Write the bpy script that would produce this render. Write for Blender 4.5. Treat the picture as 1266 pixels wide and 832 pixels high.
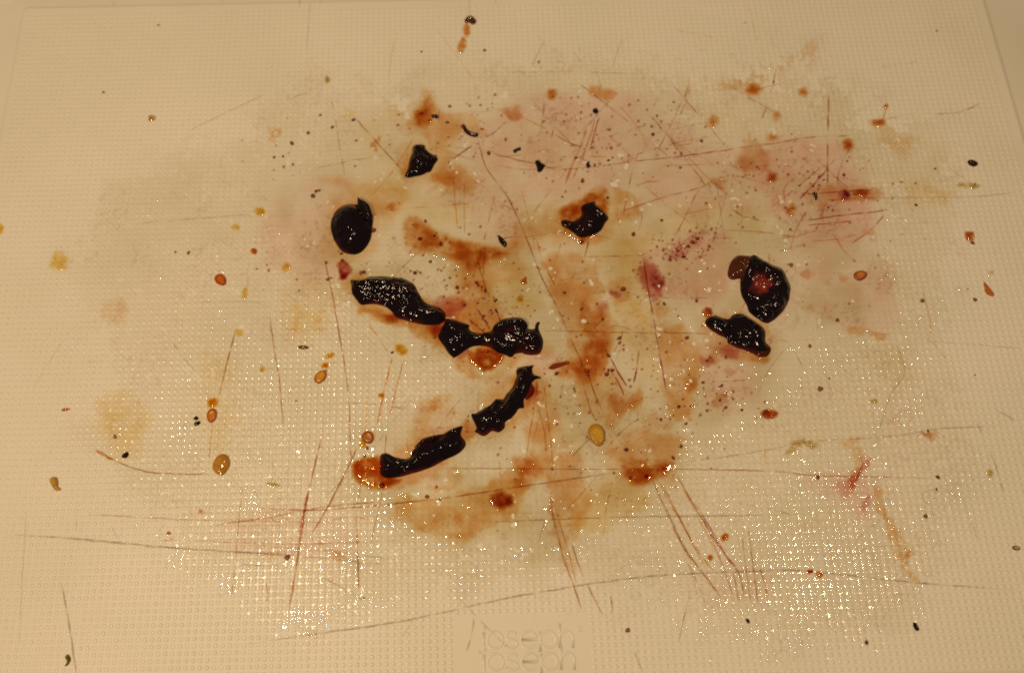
import bpy, math, random
import numpy as np
from mathutils import Vector, Matrix
from mathutils.geometry import delaunay_2d_cdt

for o in list(bpy.data.objects): bpy.data.objects.remove(o)
scene = bpy.context.scene
COL = scene.collection
rng = np.random.default_rng(7)
random.seed(7)
MM = 0.001

# ------------------------------------------------------------------ camera
# plane of the board: X along the nub rows, Y away from the viewer, Z up (mm here, metres in Blender)
W, H = 1266.0, 832.0
PPX, PPY, FPX = 551.0, 416.0, 1400.0
ALPHA = math.atan2(2931.0, FPX)
ROLL = math.atan2(61.0, 2931.0)
CAM = np.array([-14.0, -128.0, 259.0])
Fv = np.array([0, math.cos(ALPHA), -math.sin(ALPHA)])
Uv = np.array([0, math.sin(ALPHA), math.cos(ALPHA)])
Xv = np.array([1.0, 0, 0])
cR, sR = math.cos(ROLL), math.sin(ROLL)
RIGHT = Xv * cR - Uv * sR
UP = Xv * sR + Uv * cR
UP = UP / np.linalg.norm(UP)

def at(px, py):
    """photo pixel -> point on the board plane (mm)"""
    px = np.asarray(px, float); py = np.asarray(py, float)
    dx = px - PPX; dy = PPY - py
    d = Fv[None] * FPX + np.atleast_1d(dx)[:, None] * RIGHT[None] + np.atleast_1d(dy)[:, None] * UP[None]
    t = -CAM[2] / d[:, 2]
    p = CAM[None] + d * t[:, None]
    return p[:, :2]

def to_px(xy):
    """board plane point (mm) -> photo pixel"""
    d = np.concatenate([xy, np.zeros((len(xy), 1))], 1) - CAM[None]
    z = d @ Fv
    return np.stack([PPX + FPX * (d @ RIGHT) / z, PPY - FPX * (d @ UP) / z], 1)

cam_data = bpy.data.cameras.new('camera')
cam = bpy.data.objects.new('camera', cam_data); COL.objects.link(cam)
M = Matrix(((RIGHT[0], UP[0], -Fv[0], CAM[0] * MM), (RIGHT[1], UP[1], -Fv[1], CAM[1] * MM),
            (RIGHT[2], UP[2], -Fv[2], CAM[2] * MM), (0, 0, 0, 1)))
cam.matrix_world = M
cam_data.sensor_width = 36; cam_data.lens = FPX / W * 36
cam_data.shift_x = (W / 2 - PPX) / W
cam_data.clip_start = 0.01; cam_data.clip_end = 50
cam_data.dof.use_dof = True
cam_data.dof.focus_distance = 0.272
cam_data.dof.aperture_fstop = 14.0
scene.camera = cam
scene.view_settings.view_transform = 'Standard'
scene.view_settings.look = 'None'
scene.view_settings.exposure = 0.04
scene.view_settings.gamma = 1.0

# ------------------------------------------------------------------ light: a dim warm room, two ceiling lamps and an added fill
world = bpy.data.worlds.new('World'); scene.world = world; world.use_nodes = True
bg = world.node_tree.nodes['Background']
bg.inputs['Color'].default_value = (1.0, 0.74, 0.44, 1); bg.inputs['Strength'].default_value = 0.11

def mirror_lamp(name, px, py, height, radius, watts, color):
    """a lamp so placed that the flat board would mirror it at this pixel"""
    p = at([px], [py])[0]
    k = height / CAM[2]
    x = p[0] + (p[0] - CAM[0]) * k; y = p[1] + (p[1] - CAM[1]) * k
    ld = bpy.data.lights.new(name, 'AREA'); ld.shape = 'DISK'; ld.size = radius * 2 * MM
    ld.energy = watts; ld.color = color
    lo = bpy.data.objects.new(name, ld); COL.objects.link(lo)
    lo.location = (x * MM, y * MM, height * MM)
    lo.rotation_euler = Vector((-x, -y, -height)).to_track_quat('-Z', 'Y').to_euler()
    return lo
WARM = (1.0, 0.745, 0.45)
mirror_lamp('ceiling_lamp', 340, 725, 560, 26, 1.08, WARM)
mirror_lamp('ceiling_lamp', 1005, 735, 1500, 50, 2.5, WARM)
ld = bpy.data.lights.new('added_fill_light', 'AREA'); ld.shape = 'DISK'; ld.size = 0.08; ld.energy = 2.15; ld.color = WARM  # added fill with no known source, brightens the lower left of the board
lo = bpy.data.objects.new('added_fill_light', ld); COL.objects.link(lo); lo.location = (-0.36, -0.42, 0.62)
lo.rotation_euler = Vector((0.30, 0.34, -0.62)).to_track_quat('-Z', 'Y').to_euler()

# ------------------------------------------------------------------ helpers
def vnoise(x, y, seed):
    r = np.random.default_rng(seed).random((256, 256))
    xi = np.floor(x).astype(int); yi = np.floor(y).astype(int)
    fx = x - xi; fy = y - yi
    fx = fx * fx * (3 - 2 * fx); fy = fy * fy * (3 - 2 * fy)
    a = r[xi & 255, yi & 255]; b = r[(xi + 1) & 255, yi & 255]
    c = r[xi & 255, (yi + 1) & 255]; d = r[(xi + 1) & 255, (yi + 1) & 255]
    return (a * (1 - fx) + b * fx) * (1 - fy) + (c * (1 - fx) + d * fx) * fy
def fbm(x, y, seed, octaves=4):
    s = 0; a = 0.5; t = 0
    for k in range(octaves):
        s = s + a * vnoise(x * 2 ** k + 17.3 * k, y * 2 ** k + 9.1 * k, seed + k); t += a; a *= 0.55
    return s / t
def smooth(a, b, x):
    t = np.clip((x - a) / (b - a), 0, 1); return t * t * (3 - 2 * t)
def seg_dist(px, py, poly, closed=True):
    """distance to the polyline"""
    d = np.full(np.shape(px), 1e9)
    n = len(poly)
    for i in range(n if closed else n - 1):
        ax, ay = poly[i]; bx, by = poly[(i + 1) % n]
        ex, ey = bx - ax, by - ay
        L = ex * ex + ey * ey + 1e-12
        t = np.clip(((px - ax) * ex + (py - ay) * ey) / L, 0, 1)
        d = np.minimum(d, np.hypot(px - ax - t * ex, py - ay - t * ey))
    return d
def inside(px, py, poly):
    r = np.zeros(np.shape(px), bool); n = len(poly)
    for i in range(n):
        ax, ay = poly[i]; bx, by = poly[(i + 1) % n]
        c = (ay > py) != (by > py)
        with np.errstate(divide='ignore', invalid='ignore'):
            xx = (bx - ax) * (py - ay) / ((by - ay) if by != ay else 1e-9) + ax
        r ^= c & (px < xx)
    return r
def sdist(px, py, poly):
    d = seg_dist(px, py, poly)
    return np.where(inside(px, py, poly), d, -d)
def spline(pts, step, closed=True):
    """Catmull-Rom through the points, resampled"""
    P = [np.array(p, float) for p in pts]; n = len(P); out = []
    rngi = range(n) if closed else range(n - 1)
    for i in rngi:
        if closed: p0, p1, p2, p3 = P[i - 1], P[i], P[(i + 1) % n], P[(i + 2) % n]
        else: p0, p1, p2, p3 = P[max(i - 1, 0)], P[i], P[i + 1], P[min(i + 2, n - 1)]
        k = max(1, int(round(np.linalg.norm(p2 - p1) / step)))
        for j in range(k):
            t = j / k
            out.append(0.5 * ((2 * p1) + (p2 - p0) * t + (2 * p0 - 5 * p1 + 4 * p2 - p3) * t * t + (3 * p1 - p0 - 3 * p2 + p3) * t ** 3))
    if not closed: out.append(P[-1])
    return np.array(out)

def mesh_obj(name, verts, faces, mat, parent=None, smooth_shade=True, attrs=None, loc=(0, 0, 0)):
    """verts in mm (world); the object's origin is put at loc (mm)"""
    me = bpy.data.meshes.new(name)
    v = np.asarray(verts, float) - np.array(loc)[None]
    v = v * MM
    if isinstance(faces, np.ndarray):
        nf, k = faces.shape
        me.vertices.add(len(v)); me.vertices.foreach_set('co', v.astype(np.float32).ravel())
        me.loops.add(nf * k); me.loops.foreach_set('vertex_index', faces.astype(np.int32).ravel())
        me.polygons.add(nf)
        me.polygons.foreach_set('loop_start', np.arange(0, nf * k, k, dtype=np.int32))
        me.update(calc_edges=True)
    else:
        me.from_pydata(v.tolist(), [], [list(f) for f in faces])
    if smooth_shade: me.polygons.foreach_set('use_smooth', np.ones(len(me.polygons), bool))
    for an, (kind, data) in (attrs or {}).items():
        a = me.attributes.new(an, kind, 'POINT')
        data = np.asarray(data, np.float32)
        if kind == 'FLOAT_COLOR':
            if data.shape[1] == 3: data = np.concatenate([data, np.ones((len(data), 1), np.float32)], 1)
            a.data.foreach_set('color', data.ravel())
        else: a.data.foreach_set('value', data.ravel())
    me.update()
    if mat: me.materials.append(mat)
    o = bpy.data.objects.new(name, me); COL.objects.link(o)
    o.location = [c * MM for c in loc]
    if parent: o.parent = parent
    return o
def tag(o, label=None, cat=None, group=None, kind=None):
    if label: o['label'] = label
    if cat: o['category'] = cat
    if group: o['group'] = group
    if kind: o['kind'] = kind
    return o
def empty(name, loc=(0, 0, 0)):
    o = bpy.data.objects.new(name, None); COL.objects.link(o); o.location = [c * MM for c in loc]
    o.empty_display_size = 0.01
    return o

# ------------------------------------------------------------------ materials
def new_mat(name):
    m = bpy.data.materials.new(name); m.use_nodes = True
    nt = m.node_tree
    for n in list(nt.nodes):
        if n.type != 'OUTPUT_MATERIAL' and n.type != 'BSDF_PRINCIPLED': nt.nodes.remove(n)
    return m, nt, nt.nodes.get('Principled BSDF'), nt.nodes.get('Material Output')
def attr_node(nt, name):
    a = nt.nodes.new('ShaderNodeAttribute'); a.attribute_name = name; return a
def add_bump(nt, bsdf, scale, strength, dist, detail=3, kind='noise'):
    tc = nt.nodes.new('ShaderNodeTexCoord')
    n = nt.nodes.new('ShaderNodeTexNoise'); n.inputs['Scale'].default_value = scale; n.inputs['Detail'].default_value = detail
    b = nt.nodes.new('ShaderNodeBump'); b.inputs['Strength'].default_value = strength; b.inputs['Distance'].default_value = dist
    nt.links.new(tc.outputs['Object'], n.inputs['Vector']); nt.links.new(n.outputs['Fac'], b.inputs['Height'])
    nt.links.new(b.outputs['Normal'], bsdf.inputs['Normal'])
    return b, n

def plastic(name, rough):
    m, nt, b, out = new_mat(name)
    tc = nt.nodes.new('ShaderNodeTexCoord')
    n = nt.nodes.new('ShaderNodeTexNoise'); n.inputs['Scale'].default_value = 28; n.inputs['Detail'].default_value = 5
    r = nt.nodes.new('ShaderNodeValToRGB')
    r.color_ramp.elements[0].position = 0.32; r.color_ramp.elements[0].color = (0.745, 0.705, 0.605, 1)
    r.color_ramp.elements[1].position = 0.68; r.color_ramp.elements[1].color = (0.81, 0.755, 0.675, 1)
    nt.links.new(tc.outputs['Object'], n.inputs['Vector']); nt.links.new(n.outputs['Fac'], r.inputs['Fac'])
    nt.links.new(r.outputs['Color'], b.inputs['Base Color'])
    b.inputs['Roughness'].default_value = rough
    b.inputs['Specular IOR Level'].default_value = 0.55
    n2 = nt.nodes.new('ShaderNodeTexNoise'); n2.inputs['Scale'].default_value = 1800; n2.inputs['Detail'].default_value = 3
    bp = nt.nodes.new('ShaderNodeBump'); bp.inputs['Strength'].default_value = 0.25; bp.inputs['Distance'].default_value = 0.0001
    nt.links.new(tc.outputs['Object'], n2.inputs['Vector']); nt.links.new(n2.outputs['Fac'], bp.inputs['Height'])
    nt.links.new(bp.outputs['Normal'], b.inputs['Normal'])
    return m
M_BOARD = plastic('board_plastic', 0.42)
M_NUB = plastic('nub_plastic', 0.33)

def juice_mat(name, rough=0.05, gloss=True, bump=None):
    """a thin layer of liquid: lets the light through with the tint of its pigment, mirrors at its surface"""
    m, nt, b, out = new_mat(name)
    nt.nodes.remove(b)
    a = attr_node(nt, 'tint')
    t = nt.nodes.new('ShaderNodeBsdfTransparent')
    nt.links.new(a.outputs['Color'], t.inputs['Color'])
    if not gloss:
        nt.links.new(t.outputs[0], out.inputs['Surface']); return m
    g = nt.nodes.new('ShaderNodeBsdfGlossy'); g.inputs['Roughness'].default_value = rough
    if name == 'juice_film':
        ra = attr_node(nt, 'dull'); nt.links.new(ra.outputs['Fac'], g.inputs['Roughness'])
    g.inputs['Color'].default_value = (1, 1, 1, 1)
    f0 = nt.nodes.new('ShaderNodeFresnel'); f0.inputs['IOR'].default_value = 1.36
    # light leaving the board has already entered the film: no total reflection at the underside
    geo = nt.nodes.new('ShaderNodeNewGeometry'); inv = nt.nodes.new('ShaderNodeMath'); inv.operation = 'SUBTRACT'; inv.inputs[0].default_value = 1.0
    nt.links.new(geo.outputs['Backfacing'], inv.inputs[1])
    f = nt.nodes.new('ShaderNodeMath'); f.operation = 'MULTIPLY'; nt.links.new(f0.outputs[0], f.inputs[0]); nt.links.new(inv.outputs[0], f.inputs[1])
    if bump:
        tc = nt.nodes.new('ShaderNodeTexCoord')
        n = nt.nodes.new('ShaderNodeTexNoise'); n.inputs['Scale'].default_value = bump[0]; n.inputs['Detail'].default_value = 2
        bp = nt.nodes.new('ShaderNodeBump'); bp.inputs['Strength'].default_value = bump[1]; bp.inputs['Distance'].default_value = bump[2]
        nt.links.new(tc.outputs['Object'], n.inputs['Vector']); nt.links.new(n.outputs['Fac'], bp.inputs['Height'])
        nt.links.new(bp.outputs['Normal'], g.inputs['Normal']); nt.links.new(bp.outputs['Normal'], f0.inputs['Normal'])
    mix = nt.nodes.new('ShaderNodeMixShader')
    if name == 'juice_film':                        # where the film has half dried it covers only part of the surface
        ca = attr_node(nt, 'cover'); mu = nt.nodes.new('ShaderNodeMath'); mu.operation = 'MULTIPLY'
        nt.links.new(f.outputs[0], mu.inputs[0]); nt.links.new(ca.outputs['Fac'], mu.inputs[1]); nt.links.new(mu.outputs[0], mix.inputs['Fac'])
    else: nt.links.new(f.outputs[0], mix.inputs['Fac'])
    nt.links.new(t.outputs[0], mix.inputs[1]); nt.links.new(g.outputs[0], mix.inputs[2])
    nt.links.new(mix.outputs[0], out.inputs['Surface'])
    return m
M_FILM = juice_mat('juice_film', 0.015, True)
M_JUICE = juice_mat('juice', 0.02, True, (330, 0.3, 0.0003))
M_SCRATCH = juice_mat('scratch_stain', gloss=False)

def skin_mat():
    m, nt, b, out = new_mat('fruit_skin')
    a = attr_node(nt, 'col')
    nt.links.new(a.outputs['Color'], b.inputs['Base Color'])
    b.inputs['Roughness'].default_value = 0.05
    b.inputs['Specular IOR Level'].default_value = 0.30
    tc = nt.nodes.new('ShaderNodeTexCoord')
    n = nt.nodes.new('ShaderNodeTexNoise'); n.inputs['Scale'].default_value = 620; n.inputs['Detail'].default_value = 1.2
    bp = nt.nodes.new('ShaderNodeBump'); bp.inputs['Strength'].default_value = 0.42; bp.inputs['Distance'].default_value = 0.0007
    nt.links.new(tc.outputs['Object'], n.inputs['Vector']); nt.links.new(n.outputs['Fac'], bp.inputs['Height'])
    nt.links.new(bp.outputs['Normal'], b.inputs['Normal'])
    return m
M_SKIN = skin_mat()
def seed_mat():
    m, nt, b, out = new_mat('seed')
    a = attr_node(nt, 'col')
    nt.links.new(a.outputs['Color'], b.inputs['Base Color'])
    b.inputs['Roughness'].default_value = 0.2
    b.inputs['Specular IOR Level'].default_value = 0.3
    add_bump(nt, b, 1500, 0.3, 0.0002)
    return m
M_SEED = seed_mat()
m, nt, b, out = new_mat('counter_stone')
b.inputs['Base Color'].default_value = (0.18, 0.15, 0.12, 1); b.inputs['Roughness'].default_value = 0.4
bb, nn = add_bump(nt, b, 60, 0.2, 0.001)
M_COUNTER = m

# ------------------------------------------------------------------ the setting and the cutting board
PITCH = 1.6
NH = 0.13                                    # height of a nub
pl = at([16, 1246], [90, 118])
XL, XR = pl[0][0], pl[1][0]                  # raised panel, left and right edge
YT = at([330], [5.5])[0][1]; YB = at([1150], [829.5])[0][1]
XL = round(XL / PITCH) * PITCH; XR = round(XR / PITCH) * PITCH
BORDER = 16.0; THICK = 8.0; RISE = 0.75

def rrect(x0, x1, y0, y1, r, n=8):
    pts = []
    for cx, cy, a0 in ((x1 - r, y1 - r, 0), (x0 + r, y1 - r, 90), (x0 + r, y0 + r, 180), (x1 - r, y0 + r, 270)):
        for i in range(n + 1):
            a = math.radians(a0 + 90 * i / n); pts.append((cx + r * math.cos(a), cy + r * math.sin(a)))
    return pts
rings = []
def ring(e, z, r): rings.append([(x, y, z) for x, y in rrect(XL - e, XR + e, YB - e, YT + e, max(r, 0.3))])
ring(0.0, 0, 1.2); ring(0.3, -0.06, 1.4); ring(1.15, -RISE * 0.84, 2.2); ring(1.6, -RISE, 2.6)
ring(BORDER - 1.2, -RISE, 12); ring(BORDER - 0.35, -RISE - 0.3, 13); ring(BORDER, -RISE - 1.1, 13.5)
ring(BORDER, -THICK + 1, 13.5); ring(BORDER - 0.8, -THICK, 13)
board = empty('cutting_board', (0, 0, -THICK))
tag(board, 'cream plastic chopping board with fine nubs, knife scratches and juice stains', 'cutting board')
vs = [p for r in rings for p in r]; n = len(rings[0]); fs = []
for k in range(len(rings) - 1):
    for i in range(n):
        fs.append((k * n + i, (k + 1) * n + i, (k + 1) * n + (i + 1) % n, k * n + (i + 1) % n))
fs.append(tuple(range(n))); fs.append(tuple(reversed(range((len(rings) - 1) * n, len(rings) * n))))
o = mesh_obj('board_body', vs, fs, M_BOARD); o.parent = board; o.matrix_parent_inverse = Matrix.Translation((0, 0, THICK * MM))
o.data.polygons[len(fs) - 2].use_smooth = False; o.data.polygons[len(fs) - 1].use_smooth = False
def part(o):
    o.parent = board; o.matrix_parent_inverse = Matrix.Translation((0, 0, THICK * MM)); return o
o = mesh_obj('countertop', [(-900, -600, -THICK - 0.02), (900, -600, -THICK - 0.02), (900, 600, -THICK - 0.02), (-900, 600, -THICK - 0.02),
                            (-900, -600, -40), (900, -600, -40), (900, 600, -40), (-900, 600, -40)],
             [(0, 1, 2, 3), (4, 7, 6, 5), (0, 4, 5, 1), (1, 5, 6, 2), (2, 6, 7, 3), (3, 7, 4, 0)], M_COUNTER, smooth_shade=False)
tag(o, kind='structure')

# zones authored in photo pixels, evaluated on the board plane
WET = [(205,160),(330,100),(480,84),(620,76),(760,72),(900,74),(990,62),(1090,98),(1175,160),(1222,215),(1205,330),(1190,400),(1215,480),(1242,590),(1190,670),
       (1160,790),(1010,822),(880,805),(770,760),(700,745),(600,745),(480,775),(400,800),(270,750),(130,640),(95,540),(130,420),(70,330),(100,250),(140,190)]
SMOOTH = [(330,225),(400,195),(480,150),(510,110),(570,120),(640,105),(740,100),(830,130),(900,170),(960,160),(1050,175),(1075,250),(1090,400),(1000,425),(960,500),
          (850,560),(830,600),(790,630),(730,672),(690,692),(570,670),(500,645),(440,605),(458,540),(560,500),(575,455),(500,420),(430,370),(345,345)]
def warp(u, v, amp, sc, seed):
    return (u + (fbm(u / sc, v / sc, seed) - 0.5) * 2 * amp, v + (fbm(u / sc + 40, v / sc + 11, seed + 50) - 0.5) * 2 * amp)
def zone(u, v, poly, feather, seed, amp=25, sc=40):
    uu, vv = warp(u, v, amp, sc, seed)
    return smooth(-feather, feather, sdist(uu, vv, poly))
def wear(u, v):
    """how far knife and juice have levelled the nubs: 1 = none left"""
    a = 0.82 * zone(u, v, SMOOTH, 22, 3, 28, 50)
    return a + (1 - a) * (0.16 * zone(u, v, WET, 62, 11, 60, 48) + 0.22 * smooth(.5, .75, fbm(np.asarray(u) / 45, np.asarray(v) / 45, 29, 3)))

# nubs (real domes, one joined part)
emb = at([566, 729, 729, 566], [762, 760, 850, 852])
ex0, ex1, ey1 = emb[:, 0].min(), emb[:, 0].max(), emb[0][1]
ix = np.arange(math.ceil(XL / PITCH) + 1, math.floor(XR / PITCH)); iy = np.arange(math.ceil(YB / PITCH) + 0, math.floor(YT / PITCH))
gx, gy = np.meshgrid(ix * PITCH, iy * PITCH); gx = gx.ravel(); gy = gy.ravel()
keep = ~((gx > ex0) & (gx < ex1) & (gy < ey1))
pp = to_px(np.stack([gx, gy], 1))
keep &= (pp[:, 0] > -90) & (pp[:, 0] < 1356) & (pp[:, 1] > -60) & (pp[:, 1] < 892)
gx, gy, pp = gx[keep], gy[keep], pp[keep]
nw = wear(pp[:, 0], pp[:, 1])
nub_h = NH * (1 - nw) * (0.72 + 0.5 * rng.random(len(gx)))
nub_r = 0.56 * (0.94 + 0.12 * rng.random(len(gx)))
SEG = 9
prof = [(1.0, -0.06), (0.90, 0.66), (0.70, 0.96)]
base = []
for r_, z_ in prof:
    for k in range(SEG):
        a = 2 * math.pi * k / SEG; base.append((r_ * math.cos(a), r_ * math.sin(a), z_))
base.append((0, 0, 1.0)); base = np.array(base)
bf = []
for q in range(len(prof) - 1):
    for k in range(SEG):
        k2 = (k + 1) % SEG
        bf += [(q * SEG + k, q * SEG + k2, (q + 1) * SEG + k2), (q * SEG + k, (q + 1) * SEG + k2, (q + 1) * SEG + k)]
for k in range(SEG): bf.append(((len(prof) - 1) * SEG + k, (len(prof) - 1) * SEG + (k + 1) % SEG, len(prof) * SEG))
bf = np.array(bf)
N = len(gx)
V = np.empty((N, len(base), 3))
V[:, :, 0] = gx[:, None] + base[None, :, 0] * nub_r[:, None]
V[:, :, 1] = gy[:, None] + base[None, :, 1] * nub_r[:, None]
V[:, :, 2] = base[None, :, 2] * nub_h[:, None]
Fc = (bf[None] + (np.arange(N) * len(base))[:, None, None]).reshape(-1, 3)
o = part(mesh_obj('nub', V.reshape(-1, 3), Fc, M_NUB)); o['kind'] = 'stuff'

# ridge strokes: embossed lettering and the moulded ring in the corner
def ridge(name, lines, half, height, mat, z0=0.0):
    verts = []; faces = []
    cs = [(-1, -0.1), (-0.75, 0.75), (0, 1.0), (0.75, 0.75), (1, -0.1)]
    for ln, closed in lines:
        ln = np.array(ln, float); n = len(ln); st = len(verts)
        for i in range(n):
            a = ln[i - 1] if (i > 0 or closed) else ln[i]; c = ln[(i + 1) % n] if (i < n - 1 or closed) else ln[i]
            t = c - a; t /= np.linalg.norm(t) + 1e-9; nr = np.array([-t[1], t[0]])
            for q, zz in cs: verts.append((*(ln[i] + nr * q * half), z0 + zz * height))
        m = len(cs)
        for i in range(n if closed else n - 1):
            j = (i + 1) % n
            for q in range(m - 1): faces.append((st + i * m + q, st + i * m + q + 1, st + j * m + q + 1, st + j * m + q))
        if not closed:
            faces.append(tuple(st + q for q in range(m))); faces.append(tuple(st + (n - 1) * m + q for q in reversed(range(m))))
    faces = [tuple(reversed(f)) for f in faces]
    return part(mesh_obj(name, verts, faces, mat))
def arc(cx, cy, rx, ry, a0, a1, n=18):
    t = np.radians(np.linspace(a0, a1, n))
    return np.stack([cx + rx * np.cos(t), cy - ry * np.sin(t)], 1)
def glyph_lines(ch, cx, cy, r):
    P = []
    if ch == 'o': P = [(arc(cx, cy, r, r * 1.05, 0, 342, 20), True)]
    if ch == 'e': P = [(np.concatenate([[[cx - r, cy]], [[cx + r, cy]], arc(cx, cy, r, r * 1.05, 8, 320, 20)]), False)]
    if ch == 's': P = [(np.concatenate([arc(cx, cy - r * .52, r * .72, r * .5, 25, 230, 10), arc(cx, cy + r * .52, r * .75, r * .52, 75, -160, 12)]), False)]
    if ch == 'p': P = [(arc(cx, cy, r, r * 1.05, 0, 342, 20), True), (np.array([(cx - r, cy - r), (cx - r, cy + r * 1.55)]), False)]
    if ch == 'h': P = [(np.array([(cx - r * .85, cy - r * 2.0), (cx - r * .85, cy + r * 1.08)]), False),
                       (np.concatenate([arc(cx, cy - r * .1, r * .85, r * .95, 172, 0, 12), [[cx + r * .85, cy + r * 1.08]]]), False)]
    if ch == 'j': P = [(np.concatenate([[[cx, cy - r]], [[cx, cy + r * .9]], arc(cx - r * .5, cy + r * .9, r * .5, r * .6, -20, -100, 6)]), False),
                       (arc(cx, cy - r * 1.55, r * .16, r * .16, 0, 300, 6), True)]
    return [(at(l[:, 0], l[:, 1]), c) for l, c in P]
for row, y0, dxr in (('joseph', 790.4, 0.0), ('joseph', 817.6, 1.2)):
    for ch, cx in zip(row, (598, 611.7, 632, 653.5, 677.8, 700.2)):
        ridge('embossed_letter', glyph_lines(ch, cx + dxr * (0.4 + (cx - 598) / 100), y0 - 0.012 * (cx - 650), 9.8), 0.38, 0.09, M_NUB)
ridge('embossed_letter', [(at(*arc(717.5, 777, 3.6, 3.6, 0, 330, 14).T), True), (at([716.3, 716.3], [779.3, 775]), False), (at([716.3, 718.5, 718.6, 716.6, 718.9], [775, 775.3, 776.8, 777.1, 779.3]), False)], 0.11, 0.07, M_NUB)
c = at([8], [-7])[0]
t = np.linspace(0, 2 * math.pi, 41)[:-1]
M_RING = plastic('worn_ring', 0.5)
ridge('moulded_ring', [(np.stack([c[0] + 2.15 * np.cos(t), c[1] + 2.3 * np.sin(t)], 1), True)], 0.34, 0.35, M_RING, -RISE)

# ------------------------------------------------------------------ pigments (optical density of the layer, per channel)
PIG = {'amber': (0.30, 1.00, 2.1), 'orange': (0.25, 0.94, 1.9), 'saffron': (0.10, 0.36, 1.35), 'pink': (0.03, 0.27, 0.26), 'red': (0.55, 1.9, 2.0), 'brown': (0.9, 1.75, 2.6),
       'yellow': (0.08, 0.29, 0.85), 'olive': (0.22, 0.33, 0.75), 'grey': (0.6, 0.7, 0.75), 'rust': (0.38, 1.15, 2.0), 'maroon': (0.8, 2.0, 1.8), 'wash': (0.27, 0.35, 0.60)}
PIG = {k: np.array(v) for k, v in PIG.items()}
def tint(den): return np.exp(-0.5 * np.clip(den, 0, 9))       # light crosses the layer twice

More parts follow.
